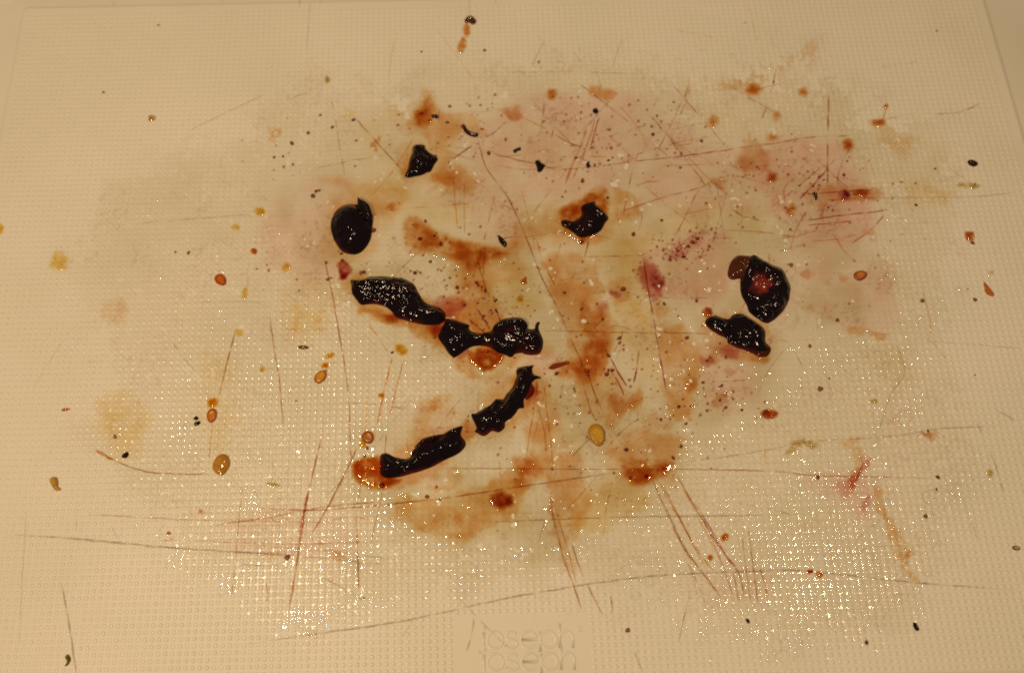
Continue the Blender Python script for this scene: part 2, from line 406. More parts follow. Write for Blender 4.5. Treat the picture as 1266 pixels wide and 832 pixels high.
# stains inside the film: polygons (pixels), pigment, strength, feather
STAINS = [
 ([(625,130),(660,116),(740,108),(800,120),(850,165),(905,185),(870,205),(800,195),(760,235),(700,250),(640,245),(600,215),(560,180),(590,160)], 'pink', .55, 16),
 ([(640,150),(700,150),(720,190),(680,215),(640,205)], 'olive', .12, 12),
 ([(318,300),(335,255),(380,222),(430,222),(440,250),(412,262),(408,300),(425,345),(390,352),(345,340)], 'pink', .42, 18),
 ([(400,225),(470,225),(505,245),(480,280),(465,270),(455,245)], 'amber', .28, 14),
 ([(795,318),(850,286),(905,292),(905,330),(905,350),(885,385),(845,372),(812,350)], 'pink', .75, 9),
 ([(930,190),(960,172),(1040,175),(1066,200),(1072,235),(1080,275),(1060,300),(1000,300),(950,260)], 'pink', .75, 12),
 ([(960,290),(1060,290),(1100,330),(1112,395),(1050,412),(1000,385),(985,330)], 'pink', .40, 18),
 ([(1080,340),(1110,350),(1116,390),(1090,410),(1075,385)], 'pink', .2, 10),
 ([(840,195),(920,185),(950,215),(930,260),(860,270),(800,250),(780,215)], 'pink', .45, 16),
 ([(880,420),(930,445),(945,495),(905,515),(872,490),(868,445)], 'pink', .42, 12),
 ([(1040,575),(1070,590),(1088,630),(1066,640),(1040,625),(985,605),(1000,590)], 'pink', .42, 9),
 ([(560,205),(600,215),(640,255),(650,310),(610,310),(570,265),(545,230)], 'pink', .40, 14),
 ([(330,630),(430,640),(445,690),(330,692),(250,670)], 'pink', .22, 16),
 ([(870,690),(960,700),(950,750),(880,750)], 'pink', .16, 14),
 ([(505,140),(518,118),(533,118),(545,140),(590,146),(600,165),(572,172),(556,200),(560,232),(532,236),(546,195),(530,170),(508,166)], 'orange', .42, 8),
 ([(508,135),(520,122),(535,125),(540,145),(520,160),(506,155)], 'amber', .45, 6),
 ([(535,215),(560,205),(590,225),(580,240),(545,240)], 'orange', .4, 9),
 ([(670,325),(700,310),(735,330),(748,352),(742,378),(762,402),(758,432),(745,462),(728,472),(690,470),(708,440),(706,410),(688,390),(674,350)], 'orange', .50, 8),
 ([(760,300),(830,262),(950,255),(940,285),(850,285),(800,312),(770,330)], 'yellow', .25, 14),
 ([(770,305),(800,300),(795,345),(800,400),(770,380)], 'yellow', .35, 12),
 ([(760,370),(800,360),(815,400),(815,440),(830,500),(790,470),(760,420)], 'yellow', .35, 14),
 ([(815,395),(848,408),(872,430),(862,470),(858,520),(828,512),(818,450)], 'orange', .40, 10),
 ([(700,455),(760,455),(780,490),(750,530),(720,500)], 'orange', .28, 10),
 ([(740,540),(800,530),(845,545),(835,590),(790,600),(750,590)], 'orange', .35, 14),
 ([(540,622),(600,600),(640,575),(660,560),(656,600),(640,640),(600,658),(565,675),(530,660),(485,640),(500,615)], 'amber', .33, 10),
 ([(655,560),(720,560),(728,630),(716,662),(702,692),(690,665),(684,620)], 'orange', .33, 8),
 ([(655,480),(680,475),(690,540),(680,600),(655,590),(650,530)], 'orange', .26, 10),
 ([(720,600),(800,602),(792,632),(740,658),(690,645)], 'yellow', .42, 9),
 ([(480,615),(560,600),(640,598),(660,640),(600,665),(540,660)], 'yellow', .25, 14),
 ([(600,345),(655,330),(668,375),(640,395),(610,385)], 'yellow', .32, 12),
 ([(480,225),(530,240),(580,260),(570,280),(520,270),(490,250)], 'yellow', .30, 12),
 ([(560,300),(640,300),(650,335),(610,350),(590,365),(560,345)], 'amber', .35, 10),
 ([(625,280),(690,270),(700,300),(660,310),(630,308)], 'orange', .28, 12),
 ([(640,260),(690,250),(690,290),(650,290)], 'orange', .12, 12),
 ([(540,385),(572,350),(600,345),(626,385),(622,402),(600,412),(560,402)], 'orange', .52, 9),
 ([(535,372),(560,362),(575,378),(560,398),(540,400)], 'red', .5, 8),
 ([(440,375),(500,385),(540,400),(545,420),(500,405),(450,385)], 'amber', .45, 9),
 ([(545,410),(575,440),(600,465),(640,445),(610,475),(560,450)], 'amber', .35, 9),
 ([(640,440),(680,432),(700,450),(690,470),(665,465)], 'pink', .5, 8),
 ([(520,540),(560,520),(600,500),(585,545),(540,590),(480,600),(475,560)], 'pink', .35, 12),
 ([(575,515),(590,540),(582,556),(570,535)], 'amber', .6, 5),
 ([(505,545),(525,495),(550,490),(560,510),(520,545)], 'orange', .22, 9),
 ([(756,230),(790,248),(784,275),(756,270)], 'orange', .35, 8),
 ([(785,332),(800,322),(818,345),(828,365),(815,378),(800,368),(792,350)], 'red', .5, 6),
 ([(750,350),(775,340),(785,365),(765,375)], 'orange', .35, 7),
 ([(835,300),(870,285),(865,305),(850,318),(825,320)], 'red', .22, 7),
 ([(1000,228),(1090,232),(1085,250),(1040,252),(1000,248)], 'rust', .32, 6),
 ([(925,165),(945,185),(950,215),(915,210),(905,200)], 'rust', .40, 9),
 ([(880,110),(1000,60),(1010,75),(920,110)], 'orange', .18, 10),
 ([(1080,150),(1130,170),(1120,195),(1085,180)], 'orange', .15, 9),
 ([(1120,230),(1180,235),(1175,250),(1120,255)], 'yellow', .30, 8),
 ([(120,480),(160,485),(185,520),(175,560),(140,565),(120,530)], 'yellow', .42, 14),
 ([(125,370),(155,370),(155,398),(130,398)], 'orange', .16, 6),
 ([(60,505),(110,510),(120,560),(80,560)], 'pink', .12, 10),
 ([(250,430),(290,440),(300,500),(270,560),(245,520)], 'yellow', .22, 14),
 ([(360,330),(430,360),(400,420),(350,420)], 'yellow', .20, 14),
 ([(370,380),(400,385),(390,410),(365,405)], 'yellow', .4, 7),
 ([(970,558),(985,543),(1010,545),(1018,551),(990,549),(975,562)], 'olive', 1.0, 3),
 ([(1045,540),(1066,560),(1060,610),(1050,600),(1055,570)], 'orange', .25, 5),
 ([(1078,600),(1090,612),(1112,660),(1135,715),(1130,722),(1105,680)], 'amber', .28, 5),
 ([(1050,600),(1062,575),(1072,560),(1074,566),(1062,595),(1054,608)], 'red', .3, 3),
 ([(1060,430),(1100,420),(1130,470),(1100,500)], 'olive', .2, 12),
 ([(600,95),(800,85),(1000,90),(1150,140),(1200,240),(1120,260),(1060,200),(1000,150),(880,170),(820,120),(740,100),(620,110)], 'olive', .10, 22),
 ([(430,160),(500,130),(505,230),(460,240)], 'yellow', .16, 16),
 ([(700,300),(780,270),(780,350),(740,340)], 'yellow', .25, 14),
 ([(650,480),(740,470),(800,520),(700,560)], 'olive', .15, 14),
]
SPOTS = [  # soft spots kept in the film: x, y, rx, ry, pigment, strength
 (744,112,12,9,'orange',.7),(632,138,11,8,'rust',.55),(887,226,8,6,'rust',.5),(1071,283,10,7,'rust',.25),(998,334,8,6,'rust',.35),(1044,338,9,7,'rust',.35),
 (1002,380,6,6,'rust',.3),(1063,407,13,7,'orange',.4),(1087,410,8,6,'orange',.4),(776,262,16,7,'orange',.4),(486,255,7,6,'amber',.6),(458,543,5,4,'orange',.4),
 (338,165,5,9,'orange',.4),(348,158,5,5,'orange',.4),(464,172,6,6,'orange',.8),(425,142,10,7,'yellow',.5),(476,100,6,5,'yellow',.35),(485,136,7,7,'yellow',.35),
 (480,238,7,6,'yellow',.6),(874,447,9,8,'red',.45),(882,443,10,9,'rust',.45),(892,497,10,8,'rust',.5),(905,460,10,8,'red',.35),(902,433,9,6,'red',.6),
 (932,440,20,7,'amber',.7),(730,405,8,7,'yellow',.6),(768,410,10,9,'yellow',.2),(700,545,10,8,'orange',.2),(668,535,12,10,'orange',.4),
 (765,500,10,8,'rust',.4),(784,495,9,10,'orange',.7),(812,522,16,9,'rust',.35),(854,475,10,8,'amber',.5),(537,505,9,7,'orange',.5),(660,575,9,16,'orange',.6),
 (545,600,20,7,'orange',.3),(562,588,12,7,'orange',.4),(562,660,10,6,'amber',.4),(560,640,8,8,'amber',.35),(640,600,9,12,'orange',.3),
 (705,700,10,14,'rust',.2),(838,408,9,7,'amber',.3),(820,385,14,9,'amber',.4),(815,350,9,7,'maroon',.5),(762,360,6,4,'maroon',.5),(725,390,8,14,'rust',.6),
 (692,457,12,5,'rust',.7),(1150,535,9,2.5,'rust',.7),(1165,534,10,2,'olive',.5),(206,662,10,3.5,'rust',.5),(418,690,5,5,'rust',.35),(335,683,12,4,'rust',.3),
 (1045,605,8,6,'red',.2),(1075,622,7,8,'red',.25),(1060,545,6,4,'orange',.3),(1107,515,8,7,'pink',.4),(1173,545,3,8,'yellow',.6),(1121,688,4,6,'amber',.5),(1112,672,5,4,'orange',.4),
 (440,258,30,20,'amber',.18),(545,402,12,7,'red',.7),(572,437,8,5,'red',.6),(488,388,9,5,'red',.6),(660,485,6,9,'red',.5),(640,478,8,10,'amber',.5),(503,215,5,14,'amber',.35),
 (520,560,10,6,'yellow',.4),(655,690,20,10,'olive',.15),(305,640,40,10,'olive',.12),(1000,640,60,20,'olive',.1),(1205,225,6,4,'olive',.3),
]

# ------------------------------------------------------------------ the film of juice: one heightfield over the wetted nubs
STEP = PITCH / 6
c4 = at([40, 1260, 1260, 40], [40, 40, 812, 812])
x0 = math.floor(c4[:, 0].min() / PITCH) * PITCH; x1 = c4[:, 0].max(); y0 = math.floor(c4[:, 1].min() / PITCH) * PITCH; y1 = c4[:, 1].max()
fx = np.arange(x0, x1, STEP); fy = np.arange(y0, y1, STEP)
GX, GY = np.meshgrid(fx, fy)
shp = GX.shape
P2 = to_px(np.stack([GX.ravel(), GY.ravel()], 1)); U = P2[:, 0].reshape(shp); Vv = P2[:, 1].reshape(shp)
wet = zone(U, Vv, WET, 62, 11, 60, 48)
grain = fbm(U / 7, Vv / 7, 21, 3)
grain = np.clip(0.45 * (fbm(U / 5, Vv / 5, 21, 2) - .5) * 2.2 + 0.75 * (fbm(U / 26, Vv / 26, 23, 4) - .5) * 2.4 + .5, 0, 1)
wetmask = wet > 0.08 + 0.86 * grain
sm = wear(U, Vv)
den = np.zeros(shp + (3,))
core_ = zone(U, Vv, SMOOTH, 45, 13, 30, 60)
edge_ = smooth(0.35, 1.0, wet) * (0.5 + 0.5 * smooth(-10, 90, sdist(U, Vv, WET)))
den += PIG['wash'] * (edge_ * (0.05 + 0.22 * fbm(U / 60, Vv / 60, 31) + 0.20 * fbm(U / 40, Vv / 7, 33)) + 0.44 * core_ * (1.5 * smooth(.25, .75, fbm(U / 38, Vv / 38, 35)) + .35) * smooth(60, 330, Vv))[..., None]
su, sv = warp(U, Vv, 12, 26, 41); su, sv = warp(su, sv, 5, 9, 47); su, sv = warp(su, sv, 2.2, 3.2, 49)
lat = np.hypot(np.abs(((GX / PITCH + 0.5) % 1.0) - 0.5), np.abs(((GY / PITCH + 0.5) % 1.0) - 0.5))
ringed = np.exp(-((lat - 0.40) / 0.10) ** 2) * (1 - sm)
mott = 0.22 + 1.15 * smooth(.18, .82, fbm(U / 20, Vv / 20, 61, 5)) + 0.35 * fbm(U / 34, Vv / 3.2, 65, 3) + 0.25 * fbm((U + .4 * Vv) / 3.5, (Vv - .4 * U) / 40, 67, 3)
mott = mott * (0.92 + 0.22 * ringed)
for poly, pig, st, fe in STAINS:
    xs = [p[0] for p in poly]; ys = [p[1] for p in poly]
    box = (U > min(xs) - 40) & (U < max(xs) + 40) & (Vv > min(ys) - 40) & (Vv < max(ys) + 40)
    sd_ = sdist(su[box], sv[box], poly)
    s = (smooth(-fe * .8, fe * .9, sd_) + .09 * np.exp(-((sd_ - 1.0) / 2.2) ** 2)) * st * 1.14 * mott[box]
    den[box] += s[:, None] * PIG[pig]
for x, y, rx, ry, pig, st in SPOTS:
    box = (np.abs(U - x) < rx * 2.6 + 10) & (np.abs(Vv - y) < ry * 2.6 + 10)
    r = np.hypot((su[box] - x) / rx, (sv[box] - y) / ry)
    den[box] += (st * (1 - smooth(0.45, 1.45, r)) * (0.4 + 0.6 * mott[box]))[:, None] * PIG[pig]
JUICE_AND_SHADE = [((490,372),70,24,20,'amber',.40),((606,420),72,26,8,'amber',.36),((628,497),52,26,-45,'amber',.36),((523,562),60,24,-25,'amber',.32),((723,273),34,26,0,'amber',.3),
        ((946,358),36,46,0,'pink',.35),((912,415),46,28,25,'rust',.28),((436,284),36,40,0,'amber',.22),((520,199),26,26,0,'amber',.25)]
for (cx, cy), rx, ry, ro, pig, st in JUICE_AND_SHADE:  # juice rims round the skins, with contact shade painted into the tint
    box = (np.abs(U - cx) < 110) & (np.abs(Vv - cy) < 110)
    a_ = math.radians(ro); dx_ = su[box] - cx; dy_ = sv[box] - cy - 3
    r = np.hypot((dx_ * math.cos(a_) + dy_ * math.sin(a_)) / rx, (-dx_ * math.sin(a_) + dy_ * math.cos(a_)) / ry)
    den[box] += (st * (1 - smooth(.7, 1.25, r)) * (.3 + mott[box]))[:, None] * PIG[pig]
# fine dark specks of pulp caught on the wet texture, thickest in the pink stains
speck = fbm(U / 3.0, Vv / 3.0, 71, 2)
pinkish = np.clip((den[..., 1] - 0.25) * 1.4, 0, 1) * np.clip(1.3 - den[..., 2], 0, 1)
CL = [(850,305,30,14,60),(838,312,20,10,30),(860,292,12,10,20),(800,345,14,18,30),(575,360,40,22,50),(600,385,24,14,30),(520,350,30,10,20),(560,170,40,16,40),(735,195,26,16,40),(700,470,70,40,60),
      (760,455,30,20,24),(870,470,40,40,40),(840,540,40,30,30),(790,590,30,12,14),(960,215,50,26,50),(1040,225,40,20,30),(800,180,70,30,50),(540,300,40,20,30),(660,345,40,60,40),(900,495,25,16,20),(610,440,30,10,14),
      (340,180,30,20,16),(700,140,60,16,40),(1000,300,70,40,40),(640,560,90,60,50),(380,340,50,20,20)]
for cx, cy, sx, sy, n_ in CL:
    for _ in range(n_):
        x_, y_ = rng.normal(cx, sx), rng.normal(cy, sy); r_ = rng.uniform(.6, 1.7); q_ = rng.uniform(.5, 1.3)
        p_ = at([x_], [y_])[0]; i0 = int((p_[1] - fy[0]) / STEP); j0 = int((p_[0] - fx[0]) / STEP)
        if not (8 < i0 < shp[0] - 8 and 8 < j0 < shp[1] - 8): continue
        sl = (slice(i0 - 7, i0 + 8), slice(j0 - 7, j0 + 8))
        r = np.hypot(U[sl] - x_, (Vv[sl] - y_) * rng.uniform(.7, 1.5)) / r_
        den[sl] += (q_ * (1 - smooth(.5, 1.3, r)))[..., None] * PIG['maroon' if rng.random() < .6 else 'brown']
sp = smooth(0.56, 0.76, speck) * (0.22 + 1.1 * pinkish) * smooth(0.45, 0.62, fbm(U / 35, Vv / 35, 81)) * wet
den += sp[..., None] * np.array([0.5, 0.85, 0.8])
# surface: nub bumps where the film is thin, long soft swells where it is thick, and a broken meniscus
ph = np.abs(((GX / PITCH + 0.5) % 1.0) - 0.5) * PITCH; pv = np.abs(((GY / PITCH + 0.5) % 1.0) - 0.5) * PITCH
rr = np.hypot(ph, pv)
bump = 1 - smooth(0.22, 0.72, rr)
ixn = np.round(GX / PITCH).astype(int) & 1023; iyn = np.round(GY / PITCH).astype(int) & 1023
jit = rng.random((1024, 1024))[ixn, iyn]
amp = NH * (1 - sm) * (0.50 + 0.65 * jit)
hh = 0.030 + np.maximum(amp, NH * (1 - sm) * 0.92) * bump
hh += sm * 0.10 * fbm(GX / 5, GY / 5, 91, 3)
rough = rng.normal(0, 1, shp)
for _ in range(2):
    rough = sum(np.roll(rough, (i, j), (0, 1)) for i in (-1, 0, 1) for j in (-1, 0, 1))
rough /= rough.std()
cl = smooth(0.35, 0.75, fbm(U / 18, Vv / 18, 95, 3))
flat_ = np.maximum(np.exp(-(((U - 1005) / 90) ** 2 + ((Vv - 728) / 55) ** 2)), .35 * np.exp(-(((U - 350) / 90) ** 2 + ((Vv - 715) / 50) ** 2)))
rough = rough * (1 - .72 * flat_)
hh += rough * (0.006 + 0.026 * cl) * (1 + 0.45 * sm) * (0.45 + 0.55 * smooth(.3, .9, wet))
idx = np.full(shp, -1)
keepv = wetmask.copy()
q = keepv[:-1, :-1] & keepv[1:, :-1] & keepv[:-1, 1:] & keepv[1:, 1:]
ids = np.arange(shp[0] * shp[1]).reshape(shp)
F4 = np.stack([ids[:-1, :-1][q], ids[:-1, 1:][q], ids[1:, 1:][q], ids[1:, :-1][q]], 1)
used = np.unique(F4); remap = np.full(shp[0] * shp[1], -1); remap[used] = np.arange(len(used)); F4 = remap[F4]
VV = np.stack([GX.ravel(), GY.ravel(), hh.ravel()], 1)[used]
fresh = np.maximum.reduce([smooth(.1, .5, sm), 1.0 * np.exp(-(((U - 1000) / 135) ** 2 + ((Vv - 690) / 95) ** 2)), .36 * np.exp(-(((U - 370) / 120) ** 2 + ((Vv - 680) / 70) ** 2)),
                          .8 * np.exp(-(((U - 1010) / 160) ** 2 + ((Vv - 180) / 130) ** 2)), .34 * np.exp(-(((U - 420) / 110) ** 2 + ((Vv - 470) / 120) ** 2))])
fresh = np.clip(fresh + .04 + .30 * (fbm(U / 14, Vv / 14, 97, 3) - .5) + 1.15 * (fbm(U / 4.2, Vv / 4.2, 99, 2) - .5), 0, 1)
dull = 0.015 + 0.13 * (1 - smooth(.15, .75, fresh))
cover = (0.16 + 0.84 * smooth(.1, .8, fresh)) * (0.25 + 0.75 * smooth(.25, .8, wet))
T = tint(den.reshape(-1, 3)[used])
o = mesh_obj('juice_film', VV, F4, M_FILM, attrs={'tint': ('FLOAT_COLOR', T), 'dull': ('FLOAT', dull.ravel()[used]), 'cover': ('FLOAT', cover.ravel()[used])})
tag(o, 'thin sticky film of pink, yellow and amber fruit juice spread over the board', 'juice', kind='stuff')
print('film faces', len(F4), 'nubs', N)

# ------------------------------------------------------------------ patches built from an outline: puddles, drops, skins
def patch(outline_mm, step):
    """triangulated inside of an outline: points, triangles, distance to the edge"""
    b = np.array(outline_mm); n = len(b)
    xs = np.arange(b[:, 0].min(), b[:, 0].max(), step); ys = np.arange(b[:, 1].min(), b[:, 1].max(), step)
    X, Y = np.meshgrid(xs, ys); X = X + (np.arange(len(ys)) % 2)[:, None] * step / 2
    X = X.ravel(); Y = Y.ravel()
    sd = sdist(X, Y, b); k = sd > step * 0.55
    pts = [Vector(p) for p in b] + [Vector(p) for p in zip(X[k], Y[k])]
    r = delaunay_2d_cdt(pts, [(i, (i + 1) % n) for i in range(n)], [], 1, 1e-5)
    co = np.array([tuple(v) for v in r[0]]); tri = [tuple(f) for f in r[2] if len(f) == 3]
    return co, np.array(tri), np.maximum(seg_dist(co[:, 0], co[:, 1], b), 0)
def orient(co, tri):
    a, b, c = co[tri[:, 0]], co[tri[:, 1]], co[tri[:, 2]]
    s = (b[:, 0] - a[:, 0]) * (c[:, 1] - a[:, 1]) - (b[:, 1] - a[:, 1]) * (c[:, 0] - a[:, 0])
    tri = tri.copy(); f = s < 0; tri[f] = tri[f][:, ::-1]; return tri
def wobble(poly_px, amp, seed, step=2.0, rugged=0.0):
    s = spline(poly_px, step); n = len(s)
    t = np.roll(s, -1, 0) - np.roll(s, 1, 0); t /= np.linalg.norm(t, axis=1)[:, None] + 1e-9
    nr = np.stack([t[:, 1], -t[:, 0]], 1)
    d = (fbm(s[:, 0] / 7, s[:, 1] / 7, seed, 3) - 0.5) * 2 * amp
    return s + nr * d[:, None]
NEXT = [100]
def puddle(name, poly_px, pig, strength, height, feather, label, cat, group=None, amp=1.2, step=0.3, z0=0.10, core=None):
    NEXT[0] += 1; sd = NEXT[0]
    ol = wobble(poly_px, amp, sd, 1.5); ol = at(ol[:, 0], ol[:, 1])
    co, tri, d = patch(ol, step); tri = orient(co, tri)
    prof_ = 1 - np.exp(-d / (0.45 * feather + 0.05))
    h = z0 * smooth(0, 0.5, d) + height * prof_ * (0.8 + 0.4 * fbm(co[:, 0] / 2.2, co[:, 1] / 2.2, sd, 3))
    dens = 2.0 * strength * smooth(0, feather, d) * (0.30 + 1.4 * smooth(.2, .8, fbm(co[:, 0] / 1.9, co[:, 1] / 1.9, sd + 300, 5)))
    D = dens[:, None] * PIG[pig]
    px = to_px(co)
    for (cx, cy, rx, ry, cp, cs) in (core or []):
        r = np.hypot((px[:, 0] - cx) / rx, (px[:, 1] - cy) / ry) + 0.4 * (fbm(px[:, 0] / 6, px[:, 1] / 6, sd + 9) - 0.5)
        D = D + (cs * (1 - smooth(0.3, 1.2, r)))[:, None] * PIG[cp]
    c = ol.mean(0)
    o = mesh_obj(name, np.concatenate([co, h[:, None] + 0.02], 1), tri, M_JUICE, attrs={'tint': ('FLOAT_COLOR', tint(D))}, loc=(c[0], c[1], 0))
    tag(o, label, cat, group); return o
def ell(x, y, rx, ry, rot=0, n=14):
    a = np.linspace(0, 2 * math.pi, n + 1)[:-1]; c, s = math.cos(math.radians(rot)), math.sin(math.radians(rot))
    return [(x + rx * math.cos(t) * c - ry * math.sin(t) * s, y + rx * math.cos(t) * s + ry * math.sin(t) * c) for t in a]
GP = 'amber juice puddles pooled among the skins'
PUDDLES = [
 ([(497,270),(512,264),(528,272),(550,286),(600,300),(628,307),(632,318),(610,330),(585,342),(560,330),(535,318),(508,318),(494,300)], 'amber', .62, .35, 3.4, 'long amber juice puddle running right from the round black skin', [(515,290,18,14,'rust',.35)]),
 ([(722,400),(732,378),(752,372),(760,400),(762,428),(748,455),(736,470),(690,470),(683,455),(705,442),(715,425)], 'orange', .50, .35, 3.6, 'tall orange juice puddle with a red head right of the bow-shaped skin', [(745,380,9,12,'red',.3),(735,452,22,14,'rust',.25)]),
 ([(688,262),(700,250),(718,243),(732,230),(750,232),(757,250),(752,275),(740,290),(722,303),(708,296),(692,284)], 'amber', .66, .3, 2.2, 'amber juice puddle ringing the notched piece of skin', [(705,262,12,10,'rust',.35)]),
 ([(574,440),(590,428),(620,430),(626,440),(614,457),(598,462),(582,452)], 'amber', .95, .4, 1.6, 'dark amber puddle filling the notch under the bow-shaped skin', []),
 ([(433,575),(440,566),(455,564),(472,562),(490,588),(498,594),(484,604),(462,608),(444,600),(434,590)], 'orange', .85, .45, 1.3, 'round orange puddle at the left end of the rolled skin strip', [(440,585,10,20,'amber',.2)]),
 ([(762,566),(778,560),(800,566),(832,566),(836,578),(826,590),(806,602),(790,606),(772,600),(762,584)], 'orange', .62, .35, 2.8, 'orange brown puddle at the lower right end of the juice stain', [(790,585,22,10,'rust',.45)]),
 ([(415,326),(424,320),(432,326),(439,333),(434,342),(426,347),(416,348),(417,338)], 'red', .95, .4, 1.0, 'dark red juice blob just below the round black skin', []),
 ([(628,565),(648,560),(662,566),(656,584),(648,602),(634,600),(632,582)], 'orange', .35, .2, 2.0, 'faint orange smear above and right of the big orange drop', []),
]
for i, (pl_, pg, st, hg, fe, lb, core) in enumerate(PUDDLES):
    puddle('juice_puddle', pl_, pg, st, hg, fe, lb, 'juice puddle', GP, core=core, amp=2.6)
GD = 'juice drops splashed on the board'
DROPS = [  # x, y, rx, ry, rot, pigment, strength, label
 (620,618,17,13,10,'rust',1.0,'big round orange brown drop below the rolled skin strip'),
 (931,112,13,11,0,'orange',.55,'blurred orange drop, largest of those at upper right'),
 (993,114,9,8,0,'orange',.5,'small orange drop right of the largest upper right drop'),
 (882,150,10,9,0,'orange',.5,'orange drop below and left of the largest upper right drop'),
 (959,144,9,9,0,'orange',.5,'orange drop below and right of the largest upper right drop'),
 (954,171,9,8,0,'orange',.5,'orange drop at the top of the rusty patch, upper right'),
 (955,220,10,10,0,'rust',.7,'rusty drop at the bottom of the rusty patch, upper right'),
 (978,261,9,10,0,'amber',.6,'amber drop above and right of the red-centred hollow skin'),
 (1048,179,9,10,0,'orange',.75,'deep orange drop at the top right of the pink oval stain'),
 (1084,153,13,7,5,'orange',.55,'wide orange drop alone right of the pink oval stain'),
 (1095,132,5,4,0,'orange',.5,'tiny orange drop above the wide orange drop'),
 (1044,241,10,8,0,'maroon',.8,'dark red drop on the horizontal knife cut at right'),
 (1065,239,13,6,-4,'rust',.65,'rusty tail of juice right of the dark red drop on the cut'),
 (682,117,11,9,0,'amber',.6,'pale amber drop at the top of the pink stain'),
 (524,145,13,14,20,'amber',.45,'amber drop above the small triangular skin scrap'),
 (571,57,7,11,8,'orange',.6,'orange drip trailing down from the brown crumb at the top'),
 (577,38,6,10,5,'orange',.35,'thin orange drip just under the brown crumb at the top'),
 (875,386,8,8,0,'rust',.9,'red brown drop touching the top of the two-lobed skin'),
 (951,512,12,8,5,'rust',1.1,'dark amber drop below and right of the two-lobed skin'),
 (896,664,7,6,0,'amber',.6,'amber drop beside the steep cuts at lower right'),
 (878,689,5,5,0,'amber',.6,'smaller amber drop between the steep cuts at lower right'),
 (1196,230,17,5,4,'olive',1.0,'curved olive yellow drop at the right edge of the wet patch'),
 (1199,293,9,8,50,'rust',.6,'rusty slanting drop below the curved olive drop'),
 (1224,585,6,7,0,'olive',.8,'small olive drop near the right edge of the board'),
 (321,262,9,7,0,'saffron',.9,'yellow drop left of the round black skin'),
 (291,281,7,5,0,'saffron',.45,'pale yellow drop farthest left of the round black skin'),
 (314,311,5,4,0,'amber',.8,'tiny amber drop below the yellow drop left of the round skin'),
 (353,331,7,7,0,'saffron',.8,'yellow drop left of the dark red blob'),
 (303,363,5,9,5,'saffron',.8,'upright yellow drop right of the orange seed'),
 (296,411,6,5,0,'saffron',.9,'yellow drop on the top end of the long left cut'),
 (74,323,16,16,0,'saffron',.45,'big yellowish patch of dried juice at far left'),
 (1,284,5,8,0,'saffron',.6,'yellow drop cut off by the left edge of the photo'),
 (263,499,8,8,0,'saffron',1.3,'orange yellow drop just above the seed on the left cut'),
 (496,432,9,8,0,'saffron',1.4,'bright orange yellow drop left of the bow-shaped skin'),
 (408,440,7,4,-20,'saffron',1.4,'slanted orange yellow drop above the ringed seed'),
 (402,452,6,5,-20,'saffron',1.2,'orange yellow drop touching the top of the ringed seed'),
 (324,456,4,5,0,'saffron',1.3,'tiny orange yellow drop between the two left cuts'),
 (471,489,5,4,0,'saffron',1.2,'tiny yellow drop on the cut above the rolled strip'),
 (338,599,10,4,5,'olive',.8,'olive smear of juice at lower left'),
 (648,349,5,4,20,'orange',.8,'tiny orange drop above the bow-shaped skin'),
 (644,370,6,6,0,'saffron',1.2,'yellow drop just above the right end of the bow-shaped skin'),
 (448,548,6,6,0,'saffron',1.2,'yellow orange drop beside the amber seed at the rolled strip'),
 (188,146,6,5,-20,'olive',1.0,'small olive drop at upper left'),
 (404,99,4,5,0,'olive',.8,'tiny olive drop at the top left of the wet patch'),
 (248,632,4,4,0,'orange',.6,'tiny orange drop at lower left'),
 (209,659,4,3.5,0,'rust',.9,'rusty drop on the lower left of the board'),
 (1001,706,5,4,0,'rust',1.0,'rusty drop on the long cut amid the glitter at lower right'),
 (1013,710,6,5,0,'rust',.7,'paler rusty drop beside the first on the lower right cut'),
 (1080,496,5,4,0,'olive',.7,'faint olive drop right of centre'),
 (1095,340,3,4,0,'olive',.5,'faint olive drop left of the orange flake'),
 (1225,338,4,4,0,'olive',.5,'faint olive spot above the orange flake at right'),
]
for x, y, rx, ry, ro, pg, st, lb in DROPS:
    puddle('juice_drop', ell(x, y, rx, ry, ro, 10), pg, st * 1.15, .14 + .010 * min(rx, ry), (.22 if y < 270 and x > 620 else .13) * min(rx, ry), lb, 'juice drop', GD, amp=0.26 * min(rx, ry) + 0.5, step=0.22 if rx < 8 else 0.3)

